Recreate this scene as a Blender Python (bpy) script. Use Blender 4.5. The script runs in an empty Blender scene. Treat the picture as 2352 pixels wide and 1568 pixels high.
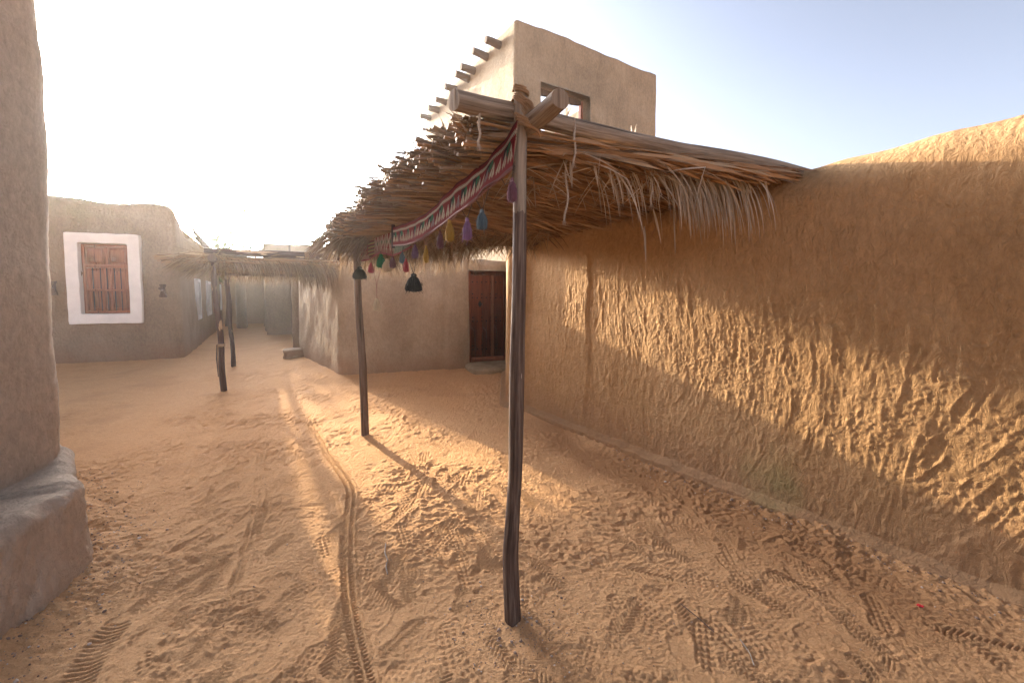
import bpy, math, random
import numpy as np
from mathutils import Vector

random.seed(7)
rng = np.random.default_rng(11)
S = bpy.context.scene
R = math.radians

# ------------------------------------------------------------------ camera
EYE = 1.6
PITCH = R(3.5)
FPX = 952.0                      # focal length in pixels of a 2352 px wide frame
HZ = 675.0                       # row of the horizon in that frame
PY0 = HZ + FPX * math.tan(PITCH)
cam_d = bpy.data.cameras.new('camera')
cam = bpy.data.objects.new('camera', cam_d)
S.collection.objects.link(cam)
cam.location = (0, 0, EYE)
cam.rotation_euler = (R(90) - PITCH, 0, 0)
cam_d.sensor_width = 36
cam_d.lens = 36 * FPX / 2352
cam_d.shift_y = -(784 - PY0) / 2352
cam_d.clip_start = 0.05
cam_d.clip_end = 1500
S.camera = cam

# ------------------------------------------------------------------ sky, sun, exposure
SUN_EL = R(14.0)
SUN_AZ = R(-39.8)          # from +Y towards +X
w = bpy.data.worlds.new('World')
S.world = w
w.use_nodes = True
nt = w.node_tree
bg = nt.nodes['Background']
sky = nt.nodes.new('ShaderNodeTexSky')
sky.sky_type = 'NISHITA'
sky.sun_disc = False
sky.sun_elevation = SUN_EL
sky.sun_rotation = SUN_AZ
sky.air_density = 1.0
sky.dust_density = 3.2
sky.ozone_density = 3.0
hsv = nt.nodes.new('ShaderNodeHueSaturation'); hsv.inputs['Saturation'].default_value = .26
tnt = nt.nodes.new('ShaderNodeMix'); tnt.data_type = 'RGBA'; tnt.blend_type = 'MULTIPLY'; tnt.inputs[0].default_value = 1.0; tnt.inputs[7].default_value = (.295, .302, .33, 1)
nt.links.new(sky.outputs[0], hsv.inputs['Color']); gam = nt.nodes.new('ShaderNodeGamma'); gam.inputs[1].default_value = 1.8
nt.links.new(hsv.outputs[0], gam.inputs[0]); nt.links.new(gam.outputs[0], tnt.inputs[6]); nt.links.new(tnt.outputs[2], bg.inputs[0])
bg.inputs[1].default_value = 0.15
sd = bpy.data.lights.new('sun', 'SUN')
sd.energy = 4.3
sd.angle = R(0.5)
sd.color = (1.0, 0.82, 0.56)
sun = bpy.data.objects.new('sun', sd)
S.collection.objects.link(sun)
sdir = Vector((math.sin(SUN_AZ) * math.cos(SUN_EL), math.cos(SUN_AZ) * math.cos(SUN_EL), math.sin(SUN_EL)))
sun.rotation_euler = sdir.to_track_quat('Z', 'Y').to_euler()
S.view_settings.view_transform = 'Standard'
S.view_settings.look = 'None'
S.view_settings.exposure = 1.93
S.view_settings.gamma = 1.0
S.cycles.use_denoising = True
try:
    S.cycles.denoiser = 'OPENIMAGEDENOISE'
    S.cycles.denoising_input_passes = 'RGB_ALBEDO_NORMAL'
except Exception:
    pass
S.cycles.use_light_tree = False
S.cycles.sample_clamp_indirect = 4.0
S.cycles.max_bounces = 8
S.cycles.diffuse_bounces = 4
S.cycles.volume_bounces = 1
S.cycles.transparent_max_bounces = 8

# ------------------------------------------------------------------ measuring helpers
def ray(px, py):
    u = (px - 1176) / FPX
    v = (PY0 - py) / FPX
    return np.array([u, math.cos(PITCH) + v * math.sin(PITCH), -math.sin(PITCH) + v * math.cos(PITCH)])
def G(px, py, z=0.0):            # the point at height z seen at a pixel
    d = ray(px, py)
    return np.array([0, 0, EYE]) + d * ((z - EYE) / d[2])
def Dp(px, py, y):               # the point at depth y seen at a pixel
    d = ray(px, py)
    return np.array([0, 0, EYE]) + d * (y / d[1])
def on_line(px, py, a, b):       # the point above the ground line a-b
    d = ray(px, py)
    ax, ay = a[0], a[1]
    ex, ey = b[0] - ax, b[1] - ay
    k = (ax * ey - ay * ex) / (d[0] * ey - d[1] * ex)
    return np.array([0, 0, EYE]) + d * k

# ------------------------------------------------------------------ noise
_T = rng.random(65536).astype(np.float32)
def _h(ix, iy, iz):
    return _T[((ix * 73856093) ^ (iy * 19349663) ^ (iz * 83492791)) & 65535]
def n3(P, sc, seed=0):
    x = P[..., 0] / sc + seed * 17.13; y = P[..., 1] / sc + seed * 5.7; z = P[..., 2] / sc + 3.1 * seed
    ix = np.floor(x).astype(np.int64); iy = np.floor(y).astype(np.int64); iz = np.floor(z).astype(np.int64)
    fx = x - ix; fy = y - iy; fz = z - iz
    fx = fx * fx * (3 - 2 * fx); fy = fy * fy * (3 - 2 * fy); fz = fz * fz * (3 - 2 * fz)
    o = 0
    for a in (0, 1):
        wx = fx if a else 1 - fx
        for b in (0, 1):
            wy = fy if b else 1 - fy
            for c in (0, 1):
                wz = fz if c else 1 - fz
                o = o + _h(ix + a, iy + b, iz + c) * wx * wy * wz
    return o * 2 - 1
def n2(x, y, sc, seed=0):
    x = x / sc + seed * 17.13; y = y / sc + seed * 5.71
    ix = np.floor(x).astype(np.int64); iy = np.floor(y).astype(np.int64)
    fx = x - ix; fy = y - iy
    fx = fx * fx * (3 - 2 * fx); fy = fy * fy * (3 - 2 * fy)
    z = ix * 0 + seed
    return 2 * ((_h(ix, iy, z) * (1 - fx) + _h(ix + 1, iy, z) * fx) * (1 - fy)
                + (_h(ix, iy + 1, z) * (1 - fx) + _h(ix + 1, iy + 1, z) * fx) * fy) - 1
def sstep(a, b, x):
    t = np.clip((x - a) / (b - a), 0, 1)
    return t * t * (3 - 2 * t)

# ------------------------------------------------------------------ objects
def mesh_obj(name, V, F, mat, parent=None, attrs=None, smooth=True):
    """V: (n,3) world points; F: (m,4) quads or (m,3) triangles or a list of both arrays"""
    V = np.asarray(V, dtype=np.float64)
    Fs = F if isinstance(F, list) else [F]
    Fs = [np.asarray(f, dtype=np.int32) for f in Fs if len(f)]
    org = np.zeros(3)
    if parent is not None:
        p = parent
        while p is not None:
            org = org + np.array(p.location); p = p.parent
    me = bpy.data.meshes.new(name)
    me.vertices.add(len(V))
    me.vertices.foreach_set('co', (V - org).astype(np.float32).ravel())
    loops = np.concatenate([f.ravel() for f in Fs])
    starts = []; o = 0
    for f in Fs:
        n, k = f.shape
        starts.append(o + np.arange(n) * k); o += n * k
    starts = np.concatenate(starts)
    me.loops.add(len(loops)); me.loops.foreach_set('vertex_index', loops)
    me.polygons.add(len(starts)); me.polygons.foreach_set('loop_start', starts.astype(np.int32))
    me.update(calc_edges=True)
    if me.validate(verbose=False): pass
    me.polygons.foreach_set('use_smooth', np.full(len(me.polygons), smooth))
    for k, a in (attrs or {}).items():
        a = np.asarray(a, dtype=np.float32)
        if a.ndim == 1:
            at = me.attributes.new(k, 'FLOAT', 'POINT'); at.data.foreach_set('value', a)
        elif a.shape[1] == 3:
            at = me.attributes.new(k, 'FLOAT_VECTOR', 'POINT'); at.data.foreach_set('vector', a.ravel())
    me.materials.append(mat)
    ob = bpy.data.objects.new(name, me)
    S.collection.objects.link(ob)
    if parent is not None:
        ob.parent = parent
    return ob
def thing(name, label, cat, loc, group=None):
    o = bpy.data.objects.new(name, None); S.collection.objects.link(o)
    o.location = loc; o.empty_display_size = 0.2
    o['label'] = label; o['category'] = cat
    if group: o['group'] = group
    return o
def tag(o, label=None, cat=None, group=None, kind=None):
    if label: o['label'] = label
    if cat: o['category'] = cat
    if group: o['group'] = group
    if kind: o['kind'] = kind
    return o

class MB:
    """collects pieces into one mesh; every vertex carries puv (around, along, metres) and tint"""
    def __init__(s): s.v = []; s.q = []; s.t = []; s.uv = []; s.ti = []; s.n = 0
    def add(s, V, Q=None, T=None, uv=None, tint=0.5):
        V = np.asarray(V, float)
        s.v.append(V)
        if Q is not None and len(Q): s.q.append(np.asarray(Q) + s.n)
        if T is not None and len(T): s.t.append(np.asarray(T) + s.n)
        s.uv.append(uv if uv is not None else V.copy())
        s.ti.append(np.full(len(V), tint) if np.isscalar(tint) else tint)
        s.n += len(V)
    def build(s, name, mat, parent=None, smooth=True):
        F = []
        if s.q: F.append(np.concatenate(s.q))
        if s.t: F.append(np.concatenate(s.t))
        return mesh_obj(name, np.concatenate(s.v), F, mat, parent, {'puv': np.concatenate(s.uv), 'tint': np.concatenate(s.ti)}, smooth)
    def tube(s, pts, rad, sides=8, tint=None, caps=True, rough=0.0, seed=0, flat=1.0):
        pts = np.asarray(pts, float); n = len(pts)
        rad = np.full(n, rad, float) if np.isscalar(rad) else np.asarray(rad, float)
        T = np.gradient(pts, axis=0); T /= np.linalg.norm(T, axis=1)[:, None] + 1e-12
        up = np.array([0, 0, 1.0]) if abs(T[0][2]) < 0.9 else np.array([1.0, 0, 0])
        N = np.cross(T[0], up); N /= np.linalg.norm(N)
        Ns = [N]
        for i in range(1, n):
            N = Ns[-1] - T[i] * np.dot(Ns[-1], T[i]); N /= np.linalg.norm(N) + 1e-12; Ns.append(N)
        Ns = np.array(Ns); Bs = np.cross(T, Ns)
        k = sides + 1
        a = np.linspace(0, 2 * math.pi, k)
        rr = np.repeat(rad[:, None], k, 1)
        L = np.concatenate([[0], np.cumsum(np.linalg.norm(np.diff(pts, axis=0), axis=1))])
        if rough > 0:
            q = np.stack([np.repeat(np.cos(a)[None], n, 0) * 1.2, np.repeat(np.sin(a)[None], n, 0) * 1.2, np.repeat(L[:, None] * 2.2, k, 1)], -1)
            rr = rr * (1 + rough * (n3(q, 1.0, seed + 1) + 0.5 * n3(q * [2.6, 2.6, .5], 1.0, seed + 2) + 0.5 * n3(q * [.7, .7, 3], 1.0, seed + 3)))
        V = pts[:, None] + (Ns[:, None] * np.cos(a)[None, :, None] + Bs[:, None] * np.sin(a)[None, :, None] * flat) * rr[..., None]
        uv = np.stack([np.repeat((a / (2 * math.pi))[None], n, 0) * max(rad.max(), .003) * 6.28, np.repeat(L[:, None], k, 1), np.full((n, k), seed * 1.37)], -1)
        V = V.reshape(-1, 3); uv = uv.reshape(-1, 3)
        i, j = np.meshgrid(np.arange(n - 1), np.arange(sides), indexing='ij')
        b = (i * k + j).ravel()
        Q = np.stack([b, b + 1, b + k + 1, b + k], 1)
        tr = []
        if caps:
            c0 = len(V); V = np.vstack([V, V[:k], pts[0] - T[0] * rad[0] * .08, V[(n - 1) * k:n * k], pts[-1] + T[-1] * rad[-1] * .08])
            uv = np.vstack([uv, V[c0:] * 1.0])
            for m in range(sides):
                tr.append([c0 + m + 1, c0 + m, c0 + k]); tr.append([c0 + k + 1 + m, c0 + k + 2 + m, c0 + 2 * k + 1])
        s.add(V, Q, tr, uv, random.random() if tint is None else tint)
    def blade(s, p0, d, L, wd, droop=0.4, nseg=5, tint=None, side=None, curl=0.0, wprof=None):
        """a leaf ribbon with a shallow fold, starting at p0 along d and bending down"""
        d = np.asarray(d, float); d = d / (np.linalg.norm(d) + 1e-9)
        pts = [np.asarray(p0, float)]
        for i in range(nseg):
            d = d + np.array([0, 0, -droop]) / nseg + (side * curl / nseg if side is not None and curl else 0)
            d /= np.linalg.norm(d)
            pts.append(pts[-1] + d * L / nseg)
        pts = np.array(pts)
        T = np.gradient(pts, axis=0)
        sd_ = np.array([random.gauss(0, 1), random.gauss(0, 1), random.gauss(0, .4)])
        Sd = np.cross(T, sd_); Sd /= np.linalg.norm(Sd, axis=1)[:, None] + 1e-9
        t = np.linspace(0, 1, nseg + 1)
        wp = wd * (np.minimum(1, .45 + t * 2.2) * (1 - t ** 2.2 * .93))
        V = np.empty((2 * (nseg + 1), 3)); V[0::2] = pts - Sd * wp[:, None] / 2; V[1::2] = pts + Sd * wp[:, None] / 2
        b = np.arange(nseg) * 2
        Q = np.stack([b, b + 1, b + 3, b + 2], 1)
        uv = np.empty_like(V); uv[0::2] = np.stack([t * 0, t * L, t * 0], 1); uv[1::2] = np.stack([t * 0 + wd, t * L, t * 0], 1)
        s.add(V, Q, None, uv, random.random() if tint is None else tint)
    def box(s, c, ex, ey, ez, bevel=0.0, tint=0.5):
        """box at centre c with half-extent vectors"""
        c, ex, ey, ez = [np.asarray(q, float) for q in (c, ex, ey, ez)]
        ls = [np.linalg.norm(e) for e in (ex, ey, ez)]
        bv = min(bevel, min(ls) * .45)
        us = [e / l for e, l in zip((ex, ey, ez), ls)]
        V = []; Q = []; T = []; idx = {}
        if bv <= 0:
            for sx in (-1, 1):
                for sy in (-1, 1):
                    for sz in (-1, 1): V.append(c + sx * ex + sy * ey + sz * ez)
            Q = [[0, 1, 3, 2], [4, 6, 7, 5], [0, 4, 5, 1], [2, 3, 7, 6], [0, 2, 6, 4], [1, 5, 7, 3]]
        else:
            for sx in (-1, 1):
                for sy in (-1, 1):
                    for sz in (-1, 1):
                        for ax in range(3):
                            sg = (sx, sy, sz)
                            p = c.copy()
                            for m in range(3): p = p + us[m] * sg[m] * (ls[m] - (0 if m == ax else bv))
                            idx[(sx, sy, sz, ax)] = len(V); V.append(p)
            I = idx
            for ax in range(3):
                o1, o2 = [m for m in range(3) if m != ax]
                for sg in (-1, 1):
                    f = []
                    for (a_, b_) in ((-1, -1), (1, -1), (1, 1), (-1, 1)):
                        k = [0, 0, 0]; k[ax] = sg; k[o1] = a_; k[o2] = b_
                        f.append(I[(k[0], k[1], k[2], ax)])
                    Q.append(f)
            for ax in range(3):
                o1, o2 = [m for m in range(3) if m != ax]
                for a_ in (-1, 1):
                    for b_ in (-1, 1):
                        k1 = [0, 0, 0]; k1[ax] = -1; k1[o1] = a_; k1[o2] = b_
                        k2 = list(k1); k2[ax] = 1
                        Q.append([I[(*k1, o1)], I[(*k2, o1)], I[(*k2, o2)], I[(*k1, o2)]])
            for sx in (-1, 1):
                for sy in (-1, 1):
                    for sz in (-1, 1): T.append([I[(sx, sy, sz, 0)], I[(sx, sy, sz, 1)], I[(sx, sy, sz, 2)]])
        V = np.array(V)
        uv = np.stack([(V - c) @ us[0] + c[0], (V - c) @ us[2], (V - c) @ us[1]], 1)
        s.add(V, Q, T, uv, tint)
    def lathe(s, c, prof, sides=12, tint=0.5, wob=0.0, seed=0):
        c = np.asarray(c, float); k = sides + 1; a = np.linspace(0, 2 * math.pi, k)
        prof = np.array(prof, float)
        r = prof[:, 0][:, None] * np.ones(k)[None]
        if wob:
            q = np.stack([np.cos(a)[None] * np.ones((len(prof), 1)), np.sin(a)[None] * np.ones((len(prof), 1)), prof[:, 1][:, None] * 8 * np.ones(k)[None]], -1)
            r = r * (1 + wob * n3(q, .7, seed))
        V = np.stack([c[0] + r * np.cos(a), c[1] + r * np.sin(a), c[2] + prof[:, 1][:, None] + 0 * r], -1).reshape(-1, 3)
        i, j = np.meshgrid(np.arange(len(prof) - 1), np.arange(sides), indexing='ij'); b = (i * k + j).ravel()
        s.add(V, np.stack([b, b + 1, b + k + 1, b + k], 1), None, None, tint)
    def blob(s, c, rad, seed=0, tint=None, sub=(6, 8), rough=.3):
        c = np.asarray(c, float); nu, nv = sub
        th = np.linspace(0.001, math.pi - .001, nu + 1); ph = np.linspace(0, 2 * math.pi, nv + 1)
        D = np.stack([np.sin(th)[:, None] * np.cos(ph)[None], np.sin(th)[:, None] * np.sin(ph)[None], np.cos(th)[:, None] * np.ones(nv + 1)[None]], -1)
        rr = 1 + rough * n3(D + seed * 3.3, .8, seed % 50)
        V = (c + D * rr[..., None] * np.asarray(rad)).reshape(-1, 3)
        i, j = np.meshgrid(np.arange(nu), np.arange(nv), indexing='ij'); k = nv + 1; b = (i * k + j).ravel()
        s.add(V, np.stack([b, b + k, b + k + 1, b + 1], 1), None, None, random.random() if tint is None else tint)
    def rope(s, pts, rad, pitch=0.05, strands=2, tint=None, sides=5):
        pts = np.asarray(pts, float)
        L = np.concatenate([[0], np.cumsum(np.linalg.norm(np.diff(pts, axis=0), axis=1))])
        n = max(6, int(L[-1] / pitch * 7)); l = np.linspace(0, L[-1], n)
        P = np.stack([np.interp(l, L, pts[:, m]) for m in range(3)], 1)
        T = np.gradient(P, axis=0); T /= np.linalg.norm(T, axis=1)[:, None] + 1e-12
        up = np.array([.3, .9, .2]) if abs(T[0][2]) > .8 else np.array([0, 0, 1.])
        N = np.cross(T, up); N /= np.linalg.norm(N, axis=1)[:, None] + 1e-9; B = np.cross(T, N)
        for q in range(strands):
            a = l / pitch * 2 * math.pi + q * 2 * math.pi / strands
            C = P + (N * np.cos(a)[:, None] + B * np.sin(a)[:, None]) * rad * .5
            s.tube(C, rad * .58, sides, tint, caps=False)

# ------------------------------------------------------------------ materials
def new_mat(name):
    m = bpy.data.materials.new(name); m.use_nodes = True
    return m, m.node_tree, m.node_tree.nodes['Principled BSDF']
def node(nt, ty, **kw):
    n = nt.nodes.new(ty)
    for k, v in kw.items():
        if k.startswith('i_'):
            n.inputs[k[2:].replace('_', ' ')].default_value = v
        else: setattr(n, k, v)
    return n
def ramp(nt, src, stops):
    r = nt.nodes.new('ShaderNodeValToRGB'); e = r.color_ramp.elements
    while len(e) < len(stops): e.new(0.5)
    for x, (p, c) in zip(e, stops):
        x.position = p; x.color = (*c, 1) if len(c) == 3 else c
    nt.links.new(src, r.inputs[0]); return r.outputs[0]
def mix(nt, fac, a, b, mode='MIX'):
    n = nt.nodes.new('ShaderNodeMix'); n.data_type = 'RGBA'; n.blend_type = mode
    for sck, v in ((n.inputs[0], fac), (n.inputs[6], a), (n.inputs[7], b)):
        if isinstance(v, (int, float)): sck.default_value = v
        elif isinstance(v, tuple): sck.default_value = (*v, 1) if len(v) == 3 else v
        else: nt.links.new(v, sck)
    return n.outputs[2]
def noise(nt, vec, scale, detail=4, rough=.55, dist=0.0):
    n = nt.nodes.new('ShaderNodeTexNoise'); n.inputs['Scale'].default_value = scale
    n.inputs['Detail'].default_value = detail; n.inputs['Roughness'].default_value = rough; n.inputs['Distortion'].default_value = dist
    if vec is not None: nt.links.new(vec, n.inputs['Vector'])
    return n.outputs['Fac']
def mapping(nt, vec, sc=(1, 1, 1), rot=(0, 0, 0)):
    m = nt.nodes.new('ShaderNodeMapping'); m.inputs['Scale'].default_value = sc; m.inputs['Rotation'].default_value = rot
    nt.links.new(vec, m.inputs[0]); return m.outputs[0]
def bump(nt, h, dist, strength=1.0, prev=None):
    b = nt.nodes.new('ShaderNodeBump'); b.inputs['Distance'].default_value = dist; b.inputs['Strength'].default_value = strength
    nt.links.new(h, b.inputs['Height'])
    if prev is not None: nt.links.new(prev, b.inputs['Normal'])
    return b.outputs[0]
def fm(nt, op, a, b=None, c=None):
    n = nt.nodes.new('ShaderNodeMath'); n.operation = op
    for i, v in enumerate((a, b, c)):
        if v is None: continue
        if isinstance(v, (int, float)): n.inputs[i].default_value = v
        else: nt.links.new(v, n.inputs[i])
    return n.outputs[0]
def world_pos(nt):
    return nt.nodes.new('ShaderNodeNewGeometry').outputs['Position']

def mud_mat(name, base, dark, light, streak=1.0, bumpy=1.0, moss=None, warm_low=None):
    m, t, p = new_mat(name)
    pos = world_pos(t)
    big = noise(t, pos, 0.9, 5, .6, .4)
    col = ramp(t, big, [(.32, dark), (.5, base), (.68, light)])
    st = noise(t, mapping(t, pos, (1.0, 1.0, .28)), 3.2, 6, .65, .6)
    col = mix(t, fm(t, 'MULTIPLY', ramp(t, st, [(.45, (0, 0, 0)), (.72, (1, 1, 1))]), .45 * streak), col, tuple(x * .62 for x in dark))
    fine = noise(t, mapping(t, pos, (1, 1, .6)), 26, 7, .74, .4)
    col = mix(t, .5, col, ramp(t, fine, [(.3, tuple(x * .6 for x in base)), (.7, tuple(min(1, x * 1.35) for x in base))]))
    sp = t.nodes.new('ShaderNodeSeparateXYZ'); t.links.new(pos, sp.inputs[0])
    # splash band where sand sticks to the foot; M_near also paints glare there
    foot = ramp(t, fm(t, 'ADD', sp.outputs[2], fm(t, 'MULTIPLY', noise(t, pos, 2.5, 4), .7)), [(.35, (1, 1, 1)), (.85, (0, 0, 0))])
    if warm_low: col = mix(t, fm(t, 'MULTIPLY', foot, .6), col, warm_low)
    if moss:
        c0, rad, mc = moss
        vd = t.nodes.new('ShaderNodeVectorMath'); vd.operation = 'DISTANCE'; t.links.new(pos, vd.inputs[0]); vd.inputs[1].default_value = c0
        mm = ramp(t, fm(t, 'ADD', fm(t, 'DIVIDE', vd.outputs['Value'], rad), fm(t, 'MULTIPLY', noise(t, pos, 4, 5), .9)), [(.45, (1, 1, 1)), (1.15 / 1.2, (0, 0, 0))])
        col = mix(t, fm(t, 'MULTIPLY', mm, .55), col, mc)
    t.links.new(col, p.inputs['Base Color'])
    p.inputs['Roughness'].default_value = .95
    p.inputs['Specular IOR Level'].default_value = .12
    b1 = bump(t, noise(t, pos, 230, 3, .7), .0045 * bumpy, 1)
    b2 = bump(t, noise(t, mapping(t, pos, (1, 1, .45), (.3, .2, 0)), 24, 6, .68, .8), .028 * bumpy, 1, b1)
    b3 = bump(t, noise(t, pos, 7, 4, .6, .5), .03 * bumpy, .8, b2)
    t.links.new(b3, p.inputs['Normal'])
    return m
MUD = dict(base=(.40, .30, .205), dark=(.25, .175, .115), light=(.51, .40, .29))
M_wall = mud_mat('ochre_mud', (.40, .242, .118), (.285, .162, .072), (.51, .335, .185), .7, .8, ((1.95, 3.0, .2), .55, (.24, .23, .10)), (.36, .20, .11))
M_house = mud_mat('brown_mud', **MUD, streak=1.3, bumpy=1.3, warm_low=(.34, .19, .11))
M_left = mud_mat('pink_mud', (.30, .214, .147), (.205, .143, .095), (.38, .285, .205), 1.3, 1.3, ((-9.6, 9.1, 3.75), 1.7, (.20, .19, .09)), (.36, .195, .115))
M_near = mud_mat('grey_mud', (.60, .465, .35), (.47, .35, .255), (.69, .565, .44), .9, 1.7, None, (.68, .51, .37))  # low colour lightened to paint in the glare over the foot
M_tower = mud_mat('pale_mud', (.35, .28, .195), (.19, .158, .115), (.43, .355, .26), 1.5, .8)
M_far = mud_mat('far_mud', (.26, .19, .13), (.20, .142, .095), (.32, .24, .17), 1, .7, None, (.33, .2, .13))

def sand_mat():
    m, t, p = new_mat('sand')
    pos = world_pos(t)
    a = t.nodes.new('ShaderNodeAttribute'); a.attribute_name = 'dark_sand'
    n = noise(t, pos, 1.3, 6, .66, .5)
    col = ramp(t, n, [(.3, (.50, .265, .105)), (.5, (.64, .37, .165)), (.7, (.76, .485, .26))])
    n7 = noise(t, mapping(t, pos, (9, 16, 9), (0, 0, .25)), 1.0, 7, .72, .7)
    col = mix(t, .55, col, ramp(t, n7, [(.30, (.34, .155, .055)), (.46, (.60, .325, .135)), (.60, (.71, .41, .19)), (.74, (.85, .57, .34))]))
    n9 = noise(t, mapping(t, pos, (30, 52, 30), (0, 0, .2)), 1.0, 6, .75, .6)
    col = mix(t, .5, col, ramp(t, n9, [(.30, (.30, .145, .06)), (.47, (.62, .35, .165)), (.62, (.72, .43, .22)), (.78, (.90, .60, .36))]))
    f = noise(t, pos, 90, 5, .75)
    col = mix(t, .4, col, ramp(t, f, [(.25, (.34, .18, .085)), (.55, (.66, .39, .21)), (.8, (.82, .55, .35))]))
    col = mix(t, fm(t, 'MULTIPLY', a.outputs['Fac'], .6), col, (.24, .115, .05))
    # grit: small pale and dark grains
    vo = t.nodes.new('ShaderNodeTexVoronoi'); vo.inputs['Scale'].default_value = 95; t.links.new(pos, vo.inputs['Vector'])
    gr = t.nodes.new('ShaderNodeAttribute'); gr.attribute_name = 'grit'
    spk = ramp(t, vo.outputs['Distance'], [(.12, (1, 1, 1)), (.26, (0, 0, 0))])
    rc = t.nodes.new('ShaderNodeSeparateColor'); t.links.new(vo.outputs['Color'], rc.inputs[0])
    keep = fm(t, 'GREATER_THAN', rc.outputs[0], .72)
    k = fm(t, 'MULTIPLY', fm(t, 'MULTIPLY', spk, keep), gr.outputs['Fac'])
    col = mix(t, k, col, ramp(t, rc.outputs[1], [(0, (.14, .095, .07)), (.55, (.3, .21, .15)), (1, (.62, .52, .42))]))
    t.links.new(col, p.inputs['Base Color'])
    p.inputs['Roughness'].default_value = .95; p.inputs['Specular IOR Level'].default_value = .1
    b = bump(t, noise(t, pos, 300, 3, .7), .003)
    b = bump(t, noise(t, pos, 60, 5, .75), .014, 1, b)
    b = bump(t, k, .004, 1, b)
    t.links.new(b, p.inputs['Normal'])
    return m
M_sand = sand_mat()

def wood_mat(name, c1, c2, c3, split=None, rough=.85, patch=None, bmp=.004):
    """grain along puv.y; split=(z, colours below): painted or stained below a height"""
    m, t, p = new_mat(name)
    a = t.nodes.new('ShaderNodeAttribute'); a.attribute_name = 'puv'
    uv = a.outputs['Vector']
    g = noise(t, mapping(t, uv, (70, 3.2, 1)), 1.0, 6, .65, .3)
    g2 = noise(t, mapping(t, uv, (14, 1.4, 1)), 1.0, 4, .6)
    col = ramp(t, g, [(.3, c1), (.5, c2), (.72, c3)])
    col = mix(t, fm(t, 'MULTIPLY', ramp(t, g2, [(.4, (0, 0, 0)), (.7, (1, 1, 1))]), .5), col, c1)
    crack = noise(t, mapping(t, uv, (42, .9, 2)), 1.0, 2, .5, .2)
    cr = ramp(t, crack, [(.30, (1, 1, 1)), (.36, (0, 0, 0))])
    col = mix(t, fm(t, 'MULTIPLY', cr, .8), col, tuple(x * .22 for x in c1))
    pos = world_pos(t)
    if split:
        z0, d1, d2, d3 = split
        sp = t.nodes.new('ShaderNodeSeparateXYZ'); t.links.new(pos, sp.inputs[0])
        e = fm(t, 'ADD', sp.outputs[2], fm(t, 'MULTIPLY', noise(t, mapping(t, uv, (60, 2, 1)), 1.0, 3), .05))
        k = fm(t, 'LESS_THAN', e, z0 + .025)
        col2 = ramp(t, g, [(.3, d1), (.5, d2), (.75, d3)])
        col = mix(t, k, col, col2)
    if patch:
        sc, th, pc = patch
        pn = noise(t, mapping(t, uv, (sc, sc * .22, 1)), 1.0, 3, .5, .4)
        col = mix(t, ramp(t, pn, [(th, (0, 0, 0)), (th + .02, (1, 1, 1))]), col, pc)
    t.links.new(col, p.inputs['Base Color'])
    p.inputs['Roughness'].default_value = rough; p.inputs['Specular IOR Level'].default_value = .25
    b = bump(t, g, bmp * .6)
    b = bump(t, fm(t, 'SUBTRACT', 1.0, cr), bmp * 1.5, 1, b)
    t.links.new(b, p.inputs['Normal'])
    return m
M_log = wood_mat('weathered_log', (.10, .068, .045), (.25, .185, .13), (.42, .335, .25), bmp=.008)
M_posta = wood_mat('stained_post', (.10, .072, .052), (.23, .178, .13), (.37, .305, .235), (Dp(1190, 490, 1.93)[2], (.024, .014, .010), (.085, .054, .040), (.22, .165, .125)), .75, (22, .73, (.5, .4, .32)))
M_postb = wood_mat('brown_post', (.085, .055, .04), (.14, .095, .072), (.22, .16, .125))
M_peel = wood_mat('peeling_post', (.04, .022, .02), (.07, .04, .036), (.12, .08, .07), None, .7, (10, .60, (.40, .28, .18)))
M_beam = wood_mat('beam_end', (.08, .055, .04), (.14, .10, .07), (.2, .15, .11))
M_dark = wood_mat('old_dark_wood', (.07, .048, .035), (.12, .085, .065), (.18, .13, .1))
M_red = wood_mat('red_shutter_wood', (.30, .105, .055), (.42, .155, .085), (.50, .215, .13), None, .7, None, .0015)
M_orange = wood_mat('orange_shutter_wood', (.42, .12, .045), (.55, .165, .06), (.62, .22, .09), None, .6, None, .0015)
M_door = wood_mat('door_wood', (.11, .026, .012), (.22, .055, .022), (.32, .09, .036), None, .55, None, .002)

def plain(name, col, rough=.7, spec=.3, metal=0, bsc=None, var=0.25, vsc=30):
    m, t, p = new_mat(name)
    pos = world_pos(t)
    n = noise(t, pos, vsc, 4, .6)
    c = ramp(t, n, [(.3, tuple(x * (1 - var) for x in col)), (.7, tuple(min(1, x * (1 + var)) for x in col))])
    t.links.new(c, p.inputs['Base Color'])
    p.inputs['Roughness'].default_value = rough; p.inputs['Metallic'].default_value = metal; p.inputs['Specular IOR Level'].default_value = spec
    if bsc:
        t.links.new(bump(t, noise(t, pos, bsc[0], 5, .65), bsc[1]), p.inputs['Normal'])
    return m
M_white = plain('whitewash', (.80, .76, .72), .9, .1, 0, (22, .012), .05, 6)
M_iron = plain('dark_iron', (.035, .033, .035), .5, .5, .6, (60, .002))
M_stone = plain('step_stone', (.33, .25, .16), .95, .1, 0, (14, .02), .3, 5)
M_glass = plain('dark_pane', (.02, .02, .022), .15, .5)
M_black = plain('shadow_inside', (.05, .04, .035), .9, .1)

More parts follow.
